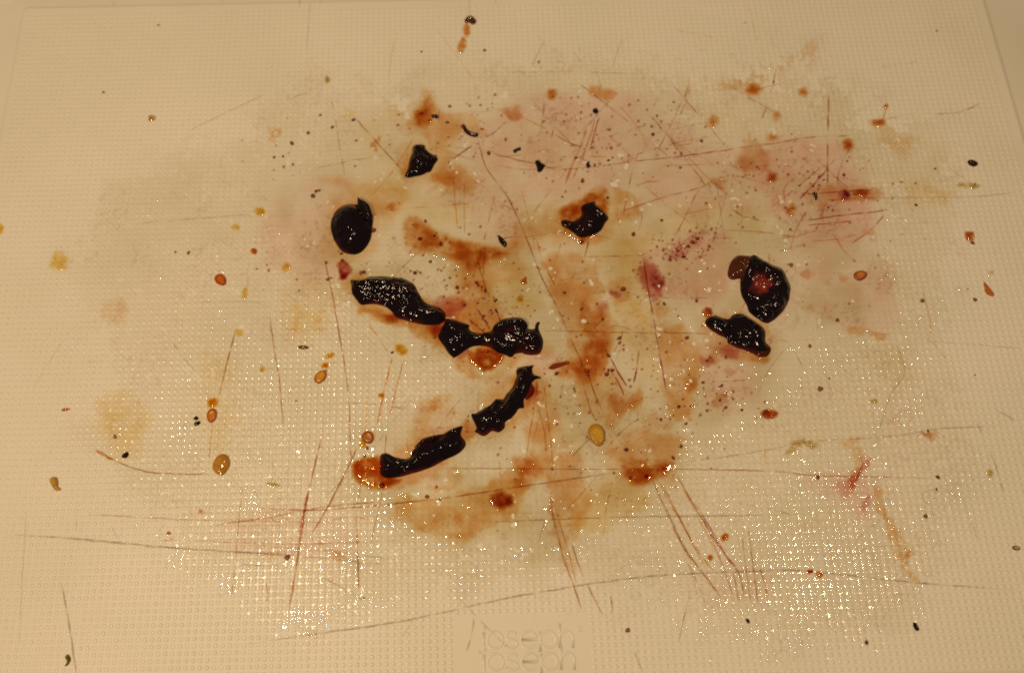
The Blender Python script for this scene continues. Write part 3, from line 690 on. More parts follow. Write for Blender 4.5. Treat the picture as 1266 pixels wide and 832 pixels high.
# ------------------------------------------------------------------ dark fruit skins
def skin_mesh(name, poly_px, hmax, slope, seed, parent=None, z0=0.05, dish=None, folds=(), step=0.33, red=0.0, amp=0.5, tilt=0.0, color=None, label=None, cat=None, group=None, wr=0.35):
    ol = wobble(poly_px, amp, seed, 1.6); ol = at(ol[:, 0], ol[:, 1])
    co, tri, d = patch(ol, step); tri = orient(co, tri)
    px = to_px(co)
    n1 = fbm(co[:, 0] / 1.7, co[:, 1] / 1.7, seed + 5, 4); n2 = fbm(co[:, 0] / 4.5, co[:, 1] / 4.5, seed + 6, 3)
    h = hmax * (1 - np.exp(-(d / slope) ** 1.3)) * (1 - wr + 2 * wr * n2)
    n3 = fbm(co[:, 0] / 3.2, co[:, 1] / 3.2, seed + 40, 2)
    h += 0.28 * (n1 - 0.5) * smooth(0, 1.0, d) + (0.08 if wr < .1 else 0.42) * (1 - np.abs(2 * n3 - 1)) ** 4 * smooth(0.1, 1.0, d)
    if dish:
        cx, cy, rx, ry, dep = dish
        r = np.hypot((px[:, 0] - cx) / rx, (px[:, 1] - cy) / ry)
        h -= dep * (1 - smooth(0.25, 1.15, r))
    for f in folds:                                     # creases (+ ridge, - valley) along a polyline of pixels
        pts, wdt, dz = f
        fd = seg_dist(px[:, 0], px[:, 1], pts, False)
        h += dz * np.exp(-(fd / wdt) ** 2) * smooth(0, 0.6, d)
    h = np.maximum(h, 0.02) + z0
    edge = 1 - smooth(0.05, 0.55 + 0.5 * n1, d)
    redn = np.clip(edge * (0.10 + 1.5 * smooth(0.5, 0.68, n2)) * 0.9 + red * smooth(0.55, 0.8, n2), 0, 1)
    dark = np.array([0.0060, 0.0028, 0.0058]); rd = np.array([0.085, 0.010, 0.006])
    C = dark[None] * (0.7 + 0.8 * n1[:, None]) * (1 - redn[:, None]) + rd[None] * redn[:, None]
    if color is not None:
        C = np.array(color)[None] * (0.55 + 0.9 * n1[:, None])
    if dish and len(dish) == 5:
        r = np.hypot((px[:, 0] - dish[0]) / (dish[2] * .8), (px[:, 1] - dish[1]) / (dish[3] * .8)) + 1.1 * (n1 - .5)
        k = (1 - smooth(0.35, 1.1, r))[:, None] * (0.55 + 0.6 * n2[:, None])
        C = C * (1 - k) + np.array([0.23, 0.028, 0.018]) * k
    n = len(co); nb = len(ol)
    top = np.concatenate([co, h[:, None]], 1)
    bot = np.concatenate([co[:nb], np.full((nb, 1), 0.0)], 1)
    faces = [tuple(t) for t in tri]
    cw = 0.5 * np.sum(ol[:, 0] * np.roll(ol[:, 1], -1) - np.roll(ol[:, 0], -1) * ol[:, 1]) > 0
    for i in range(nb):
        j = (i + 1) % nb
        faces.append((i, n + i, n + j, j) if cw else (j, n + j, n + i, i))
    c = ol.mean(0) if parent is None else None
    o = mesh_obj(name, np.concatenate([top, bot]), faces, M_SKIN, attrs={'col': ('FLOAT_COLOR', np.concatenate([C, C[:nb]]))},
                 loc=(c[0], c[1], 0) if parent is None else (parent.location[0] / MM, parent.location[1] / MM, 0))
    if parent:
        o.location = (0, 0, 0); o.parent = parent
    if label: tag(o, label, cat, group)
    return o
GS = 'dark pieces of fruit skin left on the board'
def skin(label, poly, hmax, slope, seed, **k):
    ol = at([p[0] for p in poly], [p[1] for p in poly]).mean(0)
    root = empty('fruit_skin', (ol[0], ol[1], 0)); tag(root, label, 'fruit skin', GS)
    skin_mesh('skin_body', poly, hmax, slope, seed, parent=root, **k)
    return root
ROUND = [(409,275),(413,264.6),(418.6,258),(427,253.5),(435,252.6),(440.8,253),(447,252),(453,255),(457,260),(459,266),(461.4,273),(460,284),(458.5,295.4),(452,307),(445,313),(437,315),(424,312),(414.5,300),(409.5,286)]
r1 = skin('round smooth black skin like a halved berry, domed side up', ROUND, 3.6, 2.6, 201, wr=.06, amp=.2, folds=[([(441,254),(447,268),(459,280)], 2.2, -.7)])
skin_mesh('torn_flap', [(443,257),(442.4,250),(443.2,247),(445.5,249.5),(451,252),(456.5,257),(459,264),(460.8,271),(455,273),(449,266)], 0.8, 1.0, 203, parent=r1, z0=1.5, amp=.5, color=(0.010,0.006,0.008),
          folds=[([(446,256),(455,270)], 1.6, .5), ([(452,254),(459,268)], 1.3, -.4)], wr=.3)
skin_mesh('torn_tip', [(458,283),(463,283.5),(464,286),(460,288)], .5, .5, 205, parent=r1, color=(.02,.006,.006))
skin('small triangular scrap of black skin with a curled top corner', [(510.3,182.6),(513.7,179.2),(520.4,178.8),(525.2,180.2),(526.2,184),(531,188.8),(538.7,193.2),(541.5,197.5),(537.7,203.3),(532.4,212.4),(528,213.4),(522.3,216.7),(512.7,219.1),(504,220.1),(500.7,217.7),(504.5,208),(506.4,196.5),(508.8,189.8)],
     1.3, 1.0, 211, folds=[([(512,190),(515,196),(522,206)], 2.5, .7), ([(520,184),(527,193),(533,200)], 2.6, -.6)])
LONG = [(433.7,346.2),(441.2,346.8),(448.8,345.7),(456.4,342.4),(471.5,341.7),(488.8,342.8),(502.9,346.2),(512.6,352.7),(517,361.4),(523.4,371.1),(531,376.5),(544,380.8),(551,388.4),(549.4,397),(541.8,401.4),(527.8,402),(511.5,399.2),(498.6,395.4),(488.8,391.7),(485.6,387.3),(477,379.8),(466,376.5),(455.3,376.5),(446.6,377),(440,370),(435.3,362.5),(434.2,353.8)]
skin('long black S-shaped fold of skin, largest in the upper row', LONG, 1.5, 1.3, 221, folds=[([(438,352),(470,352),(500,360),(520,388),(545,392)], 4, .8), ([(440,366),(470,368),(492,380)], 3, -.6)], red=.15)
BOW = [(551.6,394.4),(557.6,394.4),(579.3,401.6),(579.3,405.8),(585.3,410.6),(597.3,411.3),(608.1,408.8),(609.3,405.2),(619,398),(632.2,394.2),(643,394.4),(652,400.4),(652.6,405.8),(660.4,406.4),(661.6,401.6),(665.2,398),(667.4,399.2),(665.8,405.8),(669.4,414.9),(671.8,422),(669.4,434),(663.4,438.9),(650.2,438.3),(645.4,436.5),(637,437.7),(632.2,441.9),(623.7,438.9),(614,435.3),(607,430.5),(597.3,428),(586.5,428),(578,431.7),(570.9,436.5),(562.5,442),(556.4,439),(548,426.9),(542,417.3),(545,407.6),(548,401.6)]
r2 = skin('wide bow-shaped black skin pinched in its middle, with a tiny upright hook', BOW, 1.5, 1.2, 231, folds=[([(612,408),(635,413),(655,425)], 3, -.9), ([(600,415),(622,430),(640,436)], 3, .5), ([(555,405),(572,418)], 3, .6)], red=.1)
skin_mesh('folded_lobe', [(609.3,406),(619,398.5),(632.2,395),(643,395),(651,400.4),(651,406),(640,411),(625,413),(612,412)], 0.7, .7, 233, parent=r2, z0=1.1, folds=[([(615,406),(645,400)], 2.5, .5)])
RAG = [(639.5,455.8),(646.7,452.8),(654,452.2),(660,451.6),(658.2,455.8),(659.4,463),(664.8,464.8),(669.6,467.2),(661.2,469.6),(657.5,473.2),(658,479.9),(654,487),(648,493),(647.3,503.9),(642,505),(634.7,514.7),(625,522),(623.9,529),(616.7,534),(608.3,532.7),(598.7,538.8),(586.6,533.3),(589,528),(583,513.5),(587.8,510.5),(601,503.9),(609.5,497.9),(613.7,493),(621.5,493.7),(626.3,487),(634.7,476.3),(638.3,466.6),(637.7,460.6)]
r3 = skin('ragged black strip of skin with torn spiky upper end', RAG, 1.3, 1.2, 241, amp=.9, folds=[([(648,460),(640,480),(625,505),(612,515)], 2.2, .9), ([(605,508),(612,520),(618,530)], 2, -.7)])
skin_mesh('red_pulp', [(656,474),(660,478),(660,486),(655,492),(650,494),(651,484)], .8, .8, 243, parent=r3, color=(.12,.008,.004), wr=.2)
ROLLP = [(469.7,563.9),(475,560),(481.6,561.3),(488.2,564.6),(501.4,567.2),(508,563.9),(509.3,558.6),(516,552),(530,546),(546,538),(556.9,530.9),(571.5,526.6),(570,537.5),(576,546.7),(573.4,554.7),(563.5,562.6),(549,569.2),(533,577.8),(520,582.4),(501.4,587.7),(488.2,590.4),(476.3,590.4),(470.3,586.4),(469.7,575.8)]
r4 = skin('rolled black strip of skin, lowest in the picture', ROLLP, 1.9, 1.6, 251, wr=.2, folds=[([(516,552),(545,539),(568,528)], 1.5, .7), ([(478,566),(500,580)], 3, -.6)])
skin_mesh('back_flap', [(512.5,553),(514,550.7),(521.2,542.8),(531.8,538.8),(545,536.8),(550,536.5),(540,543),(526,550)], 1.3, .7, 253, parent=r4, color=(.022,.006,.006))
NOTCH = [(694.2,273.5),(699,272),(706.7,273.5),(714.4,271),(718.8,264.8),(718.3,256.2),(724,251.8),(728.8,249.9),(735.6,249.4),(736.5,253.3),(744.2,260),(752.4,269),(748,276.3),(742.3,286),(732.7,290.8),(723,293.7),(715.4,293),(708.7,287.9),(702,283),(695.2,279.2)]
skin('black notched piece of skin in the middle of an amber ring', NOTCH, 1.2, 1.0, 261, folds=[([(722,256),(725,270),(715,284)], 3, -.6), ([(735,258),(747,270)], 2.5, .5)], red=.12)
HOL = [(915,343.3),(915.9,332.4),(921.3,321.6),(932,315.3),(939.3,318.9),(953.7,327),(966.4,332.4),(973.6,345),(977.2,355.9),(975.4,370.3),(968.2,384.7),(957.3,395.5),(947.4,400),(937.5,394.6),(926.7,386.5),(922.2,375.7),(915.9,363)]
r5 = skin('black hollow skin cup with a dark red centre, rightmost of the skins', HOL, 1.9, 1.5, 271, dish=(940,354,20,19,1.5), wr=.15, folds=[([(930,384),(948,392),(966,378)], 4, .5)])
skin_mesh('brown_flap', [(900.6,330.6),(905,321.6),(912.3,315.9),(924,316.5),(931,318),(930,330),(922,345),(914,345),(905,346),(899.7,341.5)], 1.3, .9, 273, parent=r5, color=(.075,.018,.007))
LOB = [(871.7,399),(875.3,392.8),(885.2,390),(894.3,393.7),(900.6,394.6),(906.9,389.2),(917.7,388.3),(930.3,395.5),(943,404.6),(946.5,411.8),(946.5,422.6),(952.8,431.6),(948.3,438.8),(937.5,439.7),(923,434.3),(910.5,429.8),(899.7,424.4),(898.8,419),(887,413.6),(877,406.4)]
r6 = skin('black two-lobed skin just below the hollow red-centred one', LOB, 1.7, 1.4, 281, wr=.2, folds=[([(897,396),(903,408),(905,420)], 3, -.7)])
skin_mesh('red_edge', [(945,424),(950,427),(953.5,432),(949,440),(938,441),(932,437),(940,432)], .9, .8, 283, parent=r6, color=(.07,.010,.006))

# small dark bits of skin
BITS = [
 ([(661.5,200),(666,198.5),(669,202),(674,204.5),(672,209),(668.5,213),(664.5,213),(663.5,207)], 'black flake of skin, larger of two near the top centre'),
 ([(634,187),(637,184.5),(643,182.8),(643.8,186),(640,187),(637,190)], 'small black crescent flake above the larger black flake'),
 ([(724.5,203),(728,199.5),(729,203.5),(730,206),(727,208),(725,206)], 'ragged black crumb on the pink stain'),
 ([(733,136),(737,134),(740,138),(737.5,141),(733.5,140)], 'purple black crumb at the top of the pink column of cuts'),
 ([(615.5,291.5),(619,292.5),(626,300),(625.5,306),(622,304.5),(617,299)], 'slanted purple black sliver above the bow-shaped skin'),
 ([(571,156),(573,154),(575.5,156.5),(578,160.5),(583,163.5),(590,165),(591.5,168),(588,170),(580,168),(574,163)], 'curved dark brown stalk right of the triangular scrap'),
 ([(533,143),(538,142),(542,144),(540.5,147),(535,146)], 'black flat crumb in the amber drop'),
 ([(239.5,517),(243,514.5),(245.5,517),(244,519.5),(240.5,519)], 'upper of two black crumbs beside the orange seed at left'),
 ([(240,523.5),(243,521),(246.5,520.5),(248,523),(244,526.5),(240.5,526)], 'lower of two black crumbs beside the orange seed at left'),
 ([(150.5,565),(153,560),(158,558.5),(159.5,562),(156,566)], 'dark brown chip at lower left on the yellow stain'),
 ([(1003.5,240),(1008,238),(1010,241),(1010,247),(1007.5,248),(1007,243)], 'dark hook-shaped crumb at the left end of the red cut'),
 ([(1196,200),(1200,198),(1207,200),(1209,203.5),(1205,206.5),(1199,205)], 'dark brown crumb alone near the top right'),
 ([(921.5,765),(924,764.5),(927,768),(926,770.5),(923,769)], 'black chip below the steep cuts'),
 ([(1128.5,770),(1132,769.5),(1135,774),(1136.5,778.5),(1133,779.5),(1130,776)], 'dark pointed chip at the bottom right'),
]
GB = 'small dark crumbs of skin'
for i, (pl_, lb) in enumerate(BITS):
    skin_mesh('skin_crumb', pl_, .55, .45, 400 + 7 * i, amp=.35, step=.2, label=lb, cat='crumb', group=GB, z0=.16, color=(.012, .004, .006) if i not in (5, 9, 11) else (.035, .008, .005))
# brown crumb and coloured flakes
FLAKES = [
 ([(574,26),(578,21),(584,21),(588.5,25),(588,29),(584,31),(580,28.5),(576,29)], (.09,.022,.006), 'brown crumb at the very top with an orange drip below', 'crumb'),
 ([(1216,349),(1219,351),(1224,357),(1229,364),(1227,366.5),(1219,363),(1216.5,356)], (.50,.14,.016), 'orange teardrop flake at the right edge', 'flake'),
 ([(264,572),(269,564),(276,561),(283,565),(284.5,573),(281,582),(275,587.5),(267,585),(263,579)], (.43,.20,.03), 'broad amber flake at lower left', 'flake'),
 ([(61.5,594),(64,590),(70,590),(72,595),(73,602),(76,605),(70,607),(65,602)], (.46,.27,.05), 'pale ochre flake at far left', 'flake'),
 ([(80.5,812),(84,808.5),(87.5,812),(87,818),(84,822),(80,823),(83,818)], (.12,.085,.012), 'olive curl of herb at bottom left', 'flake'),
 ([(76,507),(79,505),(86,504.5),(86,507),(81,508),(77,508.5)], (.60,.16,.012), 'tiny bright orange fleck at far left', 'flake'),
 ([(368,428.5),(373,427.5),(381,428.5),(381,431),(375,431.8),(369,430.5)], (.16,.06,.012), 'small brown husk below the S-shaped skin, far to its left', 'flake'),
 ([(678,455),(684,450),(694,448),(702,446),(703,450),(694,453),(684,457)], (.22,.03,.01), 'rust red fibre right of the ragged strip', 'flake'),
]
for i, (pl_, colr, lb, ct) in enumerate(FLAKES):
    skin_mesh(ct if ct == 'crumb' else 'fruit_flake', pl_, .45 if i else .8, .5, 600 + 9 * i, amp=.4, step=.22, label=lb, cat=ct, group='coloured flakes of fruit', z0=.14, color=colr)

# ------------------------------------------------------------------ seeds
def seed_geo(a, b, h, rim, mid, ringed):
    """a lens-shaped seed with a raised rim"""
    n = 14; rings_ = [(1.0, 0.0), (1.02, .35), (.93, .78), (.76, 1.0), (.45, .86 if ringed else 1.05)]
    v = []; c = []
    for r_, z_ in rings_:
        for k in range(n):
            t = 2 * math.pi * k / n
            tap = 1 - 0.16 * math.cos(t)
            v.append((a * r_ * math.cos(t), b * r_ * math.sin(t) * tap, h * z_))
            c.append(np.array(rim) if r_ > .6 else np.array(mid))
    v.append((0, 0, h * (.84 if ringed else 1.1))); c.append(np.array(mid))
    f = []
    for q in range(len(rings_) - 1):
        for k in range(n): f.append((q * n + k, q * n + (k + 1) % n, (q + 1) * n + (k + 1) % n, (q + 1) * n + k))
    for k in range(n): f.append(((len(rings_) - 1) * n + k, (len(rings_) - 1) * n + (k + 1) % n, len(rings_) * n))
    f.append(tuple(reversed(range(n))))
    return v, f, c
def seed_master(a, b, h, rim, mid, ringed):
    v, f, c = seed_geo(a, b, h, rim, mid, ringed)
    if not ringed:
        kx = np.random.default_rng(int(a * 1000)).uniform(.62, 1.3, 14)
        v = [(x * kx[i % 14] if i < 70 else x, y * kx[(i + 1) % 14] if i < 70 else y, z) for i, (x, y, z) in enumerate(v)]
    o = mesh_obj('fruit_seed', v, f, M_SEED, attrs={'col': ('FLOAT_COLOR', np.array(c))})
    return o
BIG = [  # large flat seeds: x, y, half length, half width (px), rotation, rim, middle, label
 (273,346.5,9,6.5,50,(.38,.055,.002),(.55,.13,.005),'bright orange red flat seed left of the S-shaped skin'),
 (396.5,466,9.5,6.5,-55,(.45,.15,.004),(.62,.29,.015),'ringed amber seed left of the bow-shaped skin'),
 (262,514,9,6,95,(.42,.10,.003),(.56,.19,.006),'orange brown seed beside two black crumbs at left'),
 (455,541,8,7,60,(.32,.08,.003),(.44,.14,.006),'round amber seed at the upper left of the rolled strip'),
 (1063.5,341,9,6.5,-20,(.30,.06,.008),(.52,.19,.035),'single amber seed with a dark rim right of the hollow skin'),
 (738,538,14,9.5,80,(.44,.22,.016),(.56,.31,.03),'large pale yellow seed at the lower centre'),
 (1256,677.5,4.5,2.5,10,(.14,.07,.03),(.45,.32,.17),'tiny pale seed with a dark rim at the right edge'),
]
ppm = float(np.linalg.norm(np.diff(at([633, 643], [416, 416]), axis=0)) / 10)       # mm per pixel
for x, y, a, b, ro, rim, mid, lb in BIG:
    o = seed_master(a * ppm, b * ppm, .22 * b * ppm + .25, rim, mid, True)
    p = at([x], [y])[0]; o.location = (p[0] * MM, p[1] * MM, .1 * MM); o.rotation_euler = (0, 0, math.radians(-ro))
    tag(o, lb, 'seed', 'large flat seeds')
SMALL = """521 65 1;599 63 1;396 143 0;411 158 0;437 149 0;361 178 0;350 194 1;339 195 2;521 141 1;604 190 0;381 165 2;556 132 2;553 152 1;439 206 3;
812 144 1;807 167 1;833 127 3;778 130 3;867 175 1;752 199 1;841 208 1;887 202 3;921 29 3;956 102 3;1158 39 3;960 198 3;1156 209 3;217 312 3;233 313 2;
387 243 0;391 237 0;395 236 0;422 314 0;423 322 0;446 338 0;450 337 0;405 346 2;526 274 0;537 292 0;519 296 0;545 302 0;532 324 0;589 350 0;565 356 1;563 334 3;537 417 0;462 285 0;
720 224 0;751 245 1;719 300 0;818 273 0;783 290 0;932 269 3;720 324 3;722 350 3;698 362 0;719 382 0;770 358 0;821 376 0;861 372 0;766 418 0;849 418 0;695 244 3;
1132 254 1;977 284 1;978 328 2;1024 257 3;1205 228 3;1202 301 0;1140 372 2;1035 396 2;1205 371 2;142 540 2;485 436 0;454 554 0;451 564 0;472 600 0;528 614 0;366 496 3;
752 458 0;757 458 0;750 463 0;688 462 0;727 459 0;726 463 0;892 477 0;890 495 0;897 504 0;917 507 1;839 503 1;855 502 0;848 524 0;842 552 0;832 566 0;817 519 1;746 534 0;774 556 1;799 589 0;779 591 0;869 473 1;813 484 3;711 484 3;
1001 428 0;1025 468 3;1014 481 2;946 508 1;1011 590 0;1205 464 3;1147 533 1;1158 605 3;1159 590 1;355 689 2;450 739 3;776 779 2;1071 794 1;1144 638 2;766 424 0;874 446 0;196 32 3;128 115 3;874 508 3;648 214 3;572 157 0;
600 360 1;612 372 1;850 305 1;838 311 1;862 296 1;828 322 1;845 318 1;856 300 0;598 391 1;607 384 1;513 338 1;508 352 1;556 344 1;745 395 1;738 376 1;752 440 1;712 196 1;735 205 1"""
MASTERS = [seed_master(.58, .45, .34, (.12, .010, .004), (.28, .045, .014), True),
           seed_master(.50, .38, .28, (.11, .014, .005), (.15, .022, .008), False),
           seed_master(.55, .42, .30, (.17, .06, .016), (.24, .10, .03), False),
           seed_master(.32, .26, .20, (.09, .026, .008), (.12, .035, .010), False)]
KIND = ['tiny dark red seed', 'tiny maroon seed', 'tiny brown seed', 'dark speck of seed']
LANDS = [('the round black skin', 435, 283), ('the triangular scrap', 520, 198), ('the S-shaped skin', 490, 370), ('the bow-shaped skin', 607, 417), ('the ragged strip', 628, 495),
         ('the rolled strip', 523, 560), ('the notched skin', 724, 272), ('the hollow red-centred skin', 945, 357), ('the two-lobed skin', 910, 413), ('the big orange drop', 620, 618),
         ('the large yellow seed', 738, 538), ('the amber seed at right', 1063, 341), ('the orange red seed', 273, 347), ('the embossed lettering', 650, 800), ('the large upper drop', 931, 112),
         ('the bottom right chip', 1132, 775), ('the top brown crumb', 581, 26)]
pts = []
for s in SMALL.replace('\n', '').split(';'):
    x, y, k = s.split(); pts.append((float(x), float(y), int(k)))
info = []
for x, y, k in pts:
    L = min(LANDS, key=lambda l: math.hypot(l[1] - x, l[2] - y)); dx, dy = x - L[1], y - L[2]
    a = math.degrees(math.atan2(-dy, dx)) % 360
    d = ['right of', 'above and right of', 'above', 'above and left of', 'left of', 'below and left of', 'below', 'below and right of'][int(((a + 22.5) % 360) // 45)]
    info.append((KIND[k] + ' ' + d + ' ' + L[0], math.hypot(dx, dy)))
ORD = ['nearest of these', 'second nearest', 'third nearest', 'fourth nearest', 'fifth nearest', 'sixth nearest', 'seventh nearest', 'eighth nearest', 'ninth nearest', 'tenth nearest']
first = [True] * 4
for i, (x, y, k) in enumerate(pts):
    same = sorted([(d, j) for j, (l, d) in enumerate(info) if l == info[i][0]])
    lb = info[i][0] + ((', ' + ORD[min(same.index((info[i][1], i)), 9)]) if len(same) > 1 else '')
    if first[k]: o = MASTERS[k]; first[k] = False
    else:
        o = MASTERS[k].copy(); COL.objects.link(o)
    p = at([x], [y])[0]; s = random.uniform(.7, 1.2)
    o.location = (p[0] * MM, p[1] * MM, .12 * MM); o.rotation_euler = (0, random.uniform(-.15, .15), random.uniform(0, 6.28)); o.scale = (s, s * random.uniform(.7, 1.1), s)
    tag(o, lb, 'seed', 'tiny seeds strewn over the board')

# ------------------------------------------------------------------ knife scratches (stained grooves, parts of the board)
def scratch(px, wpx, pig, st, seed, broken=.35):
    s = spline(px, 3.0, False)
    s = s + (np.stack([fbm(s[:, 0] / 9, s[:, 1] / 9, seed, 2), fbm(s[:, 0] / 9 + 30, s[:, 1] / 9, seed, 2)], 1) - .5) * 1.2
    m_ = at(s[:, 0], s[:, 1]); n = len(m_)
    t = np.gradient(m_, axis=0); t /= np.linalg.norm(t, axis=1)[:, None] + 1e-9; nr = np.stack([-t[:, 1], t[:, 0]], 1)
    along = np.linspace(0, 1, n); taper = np.clip(np.minimum(along, 1 - along) * 9, 0.05, 1)
    w = wpx * ppm * .5 * (0.6 + .8 * fbm(s[:, 0] / 6, s[:, 1] / 6, seed + 3, 2)) * np.sqrt(taper)
    k = st * taper * np.clip((fbm(s[:, 0] / 8, s[:, 1] / 8, seed + 8, 3) - broken) * 3.2, .08, 1.2)
    v = []; T_ = []
    zt = NH * (1 - wear(s[:, 0], s[:, 1])) * 1.12 + .045
    for j, (q, z, kk) in enumerate(((-1.7, 0, 0), (-.55, .006, .8), (0, -.02, 1.0), (.55, .006, .8), (1.7, 0, 0))):
        v.append(np.concatenate([m_ + nr * (w * q)[:, None], (zt + z)[:, None]], 1)); T_.append(tint((k * kk)[:, None] * PIG[pig]))
    v = np.stack(v, 1).reshape(-1, 3); T_ = np.stack(T_, 1).reshape(-1, 3)
    f = [(i * 5 + q, (i + 1) * 5 + q, (i + 1) * 5 + q + 1, i * 5 + q + 1) for i in range(n - 1) for q in range(4)]
    return part(mesh_obj('scratch', v, f, M_SCRATCH, attrs={'tint': ('FLOAT_COLOR', T_)}))
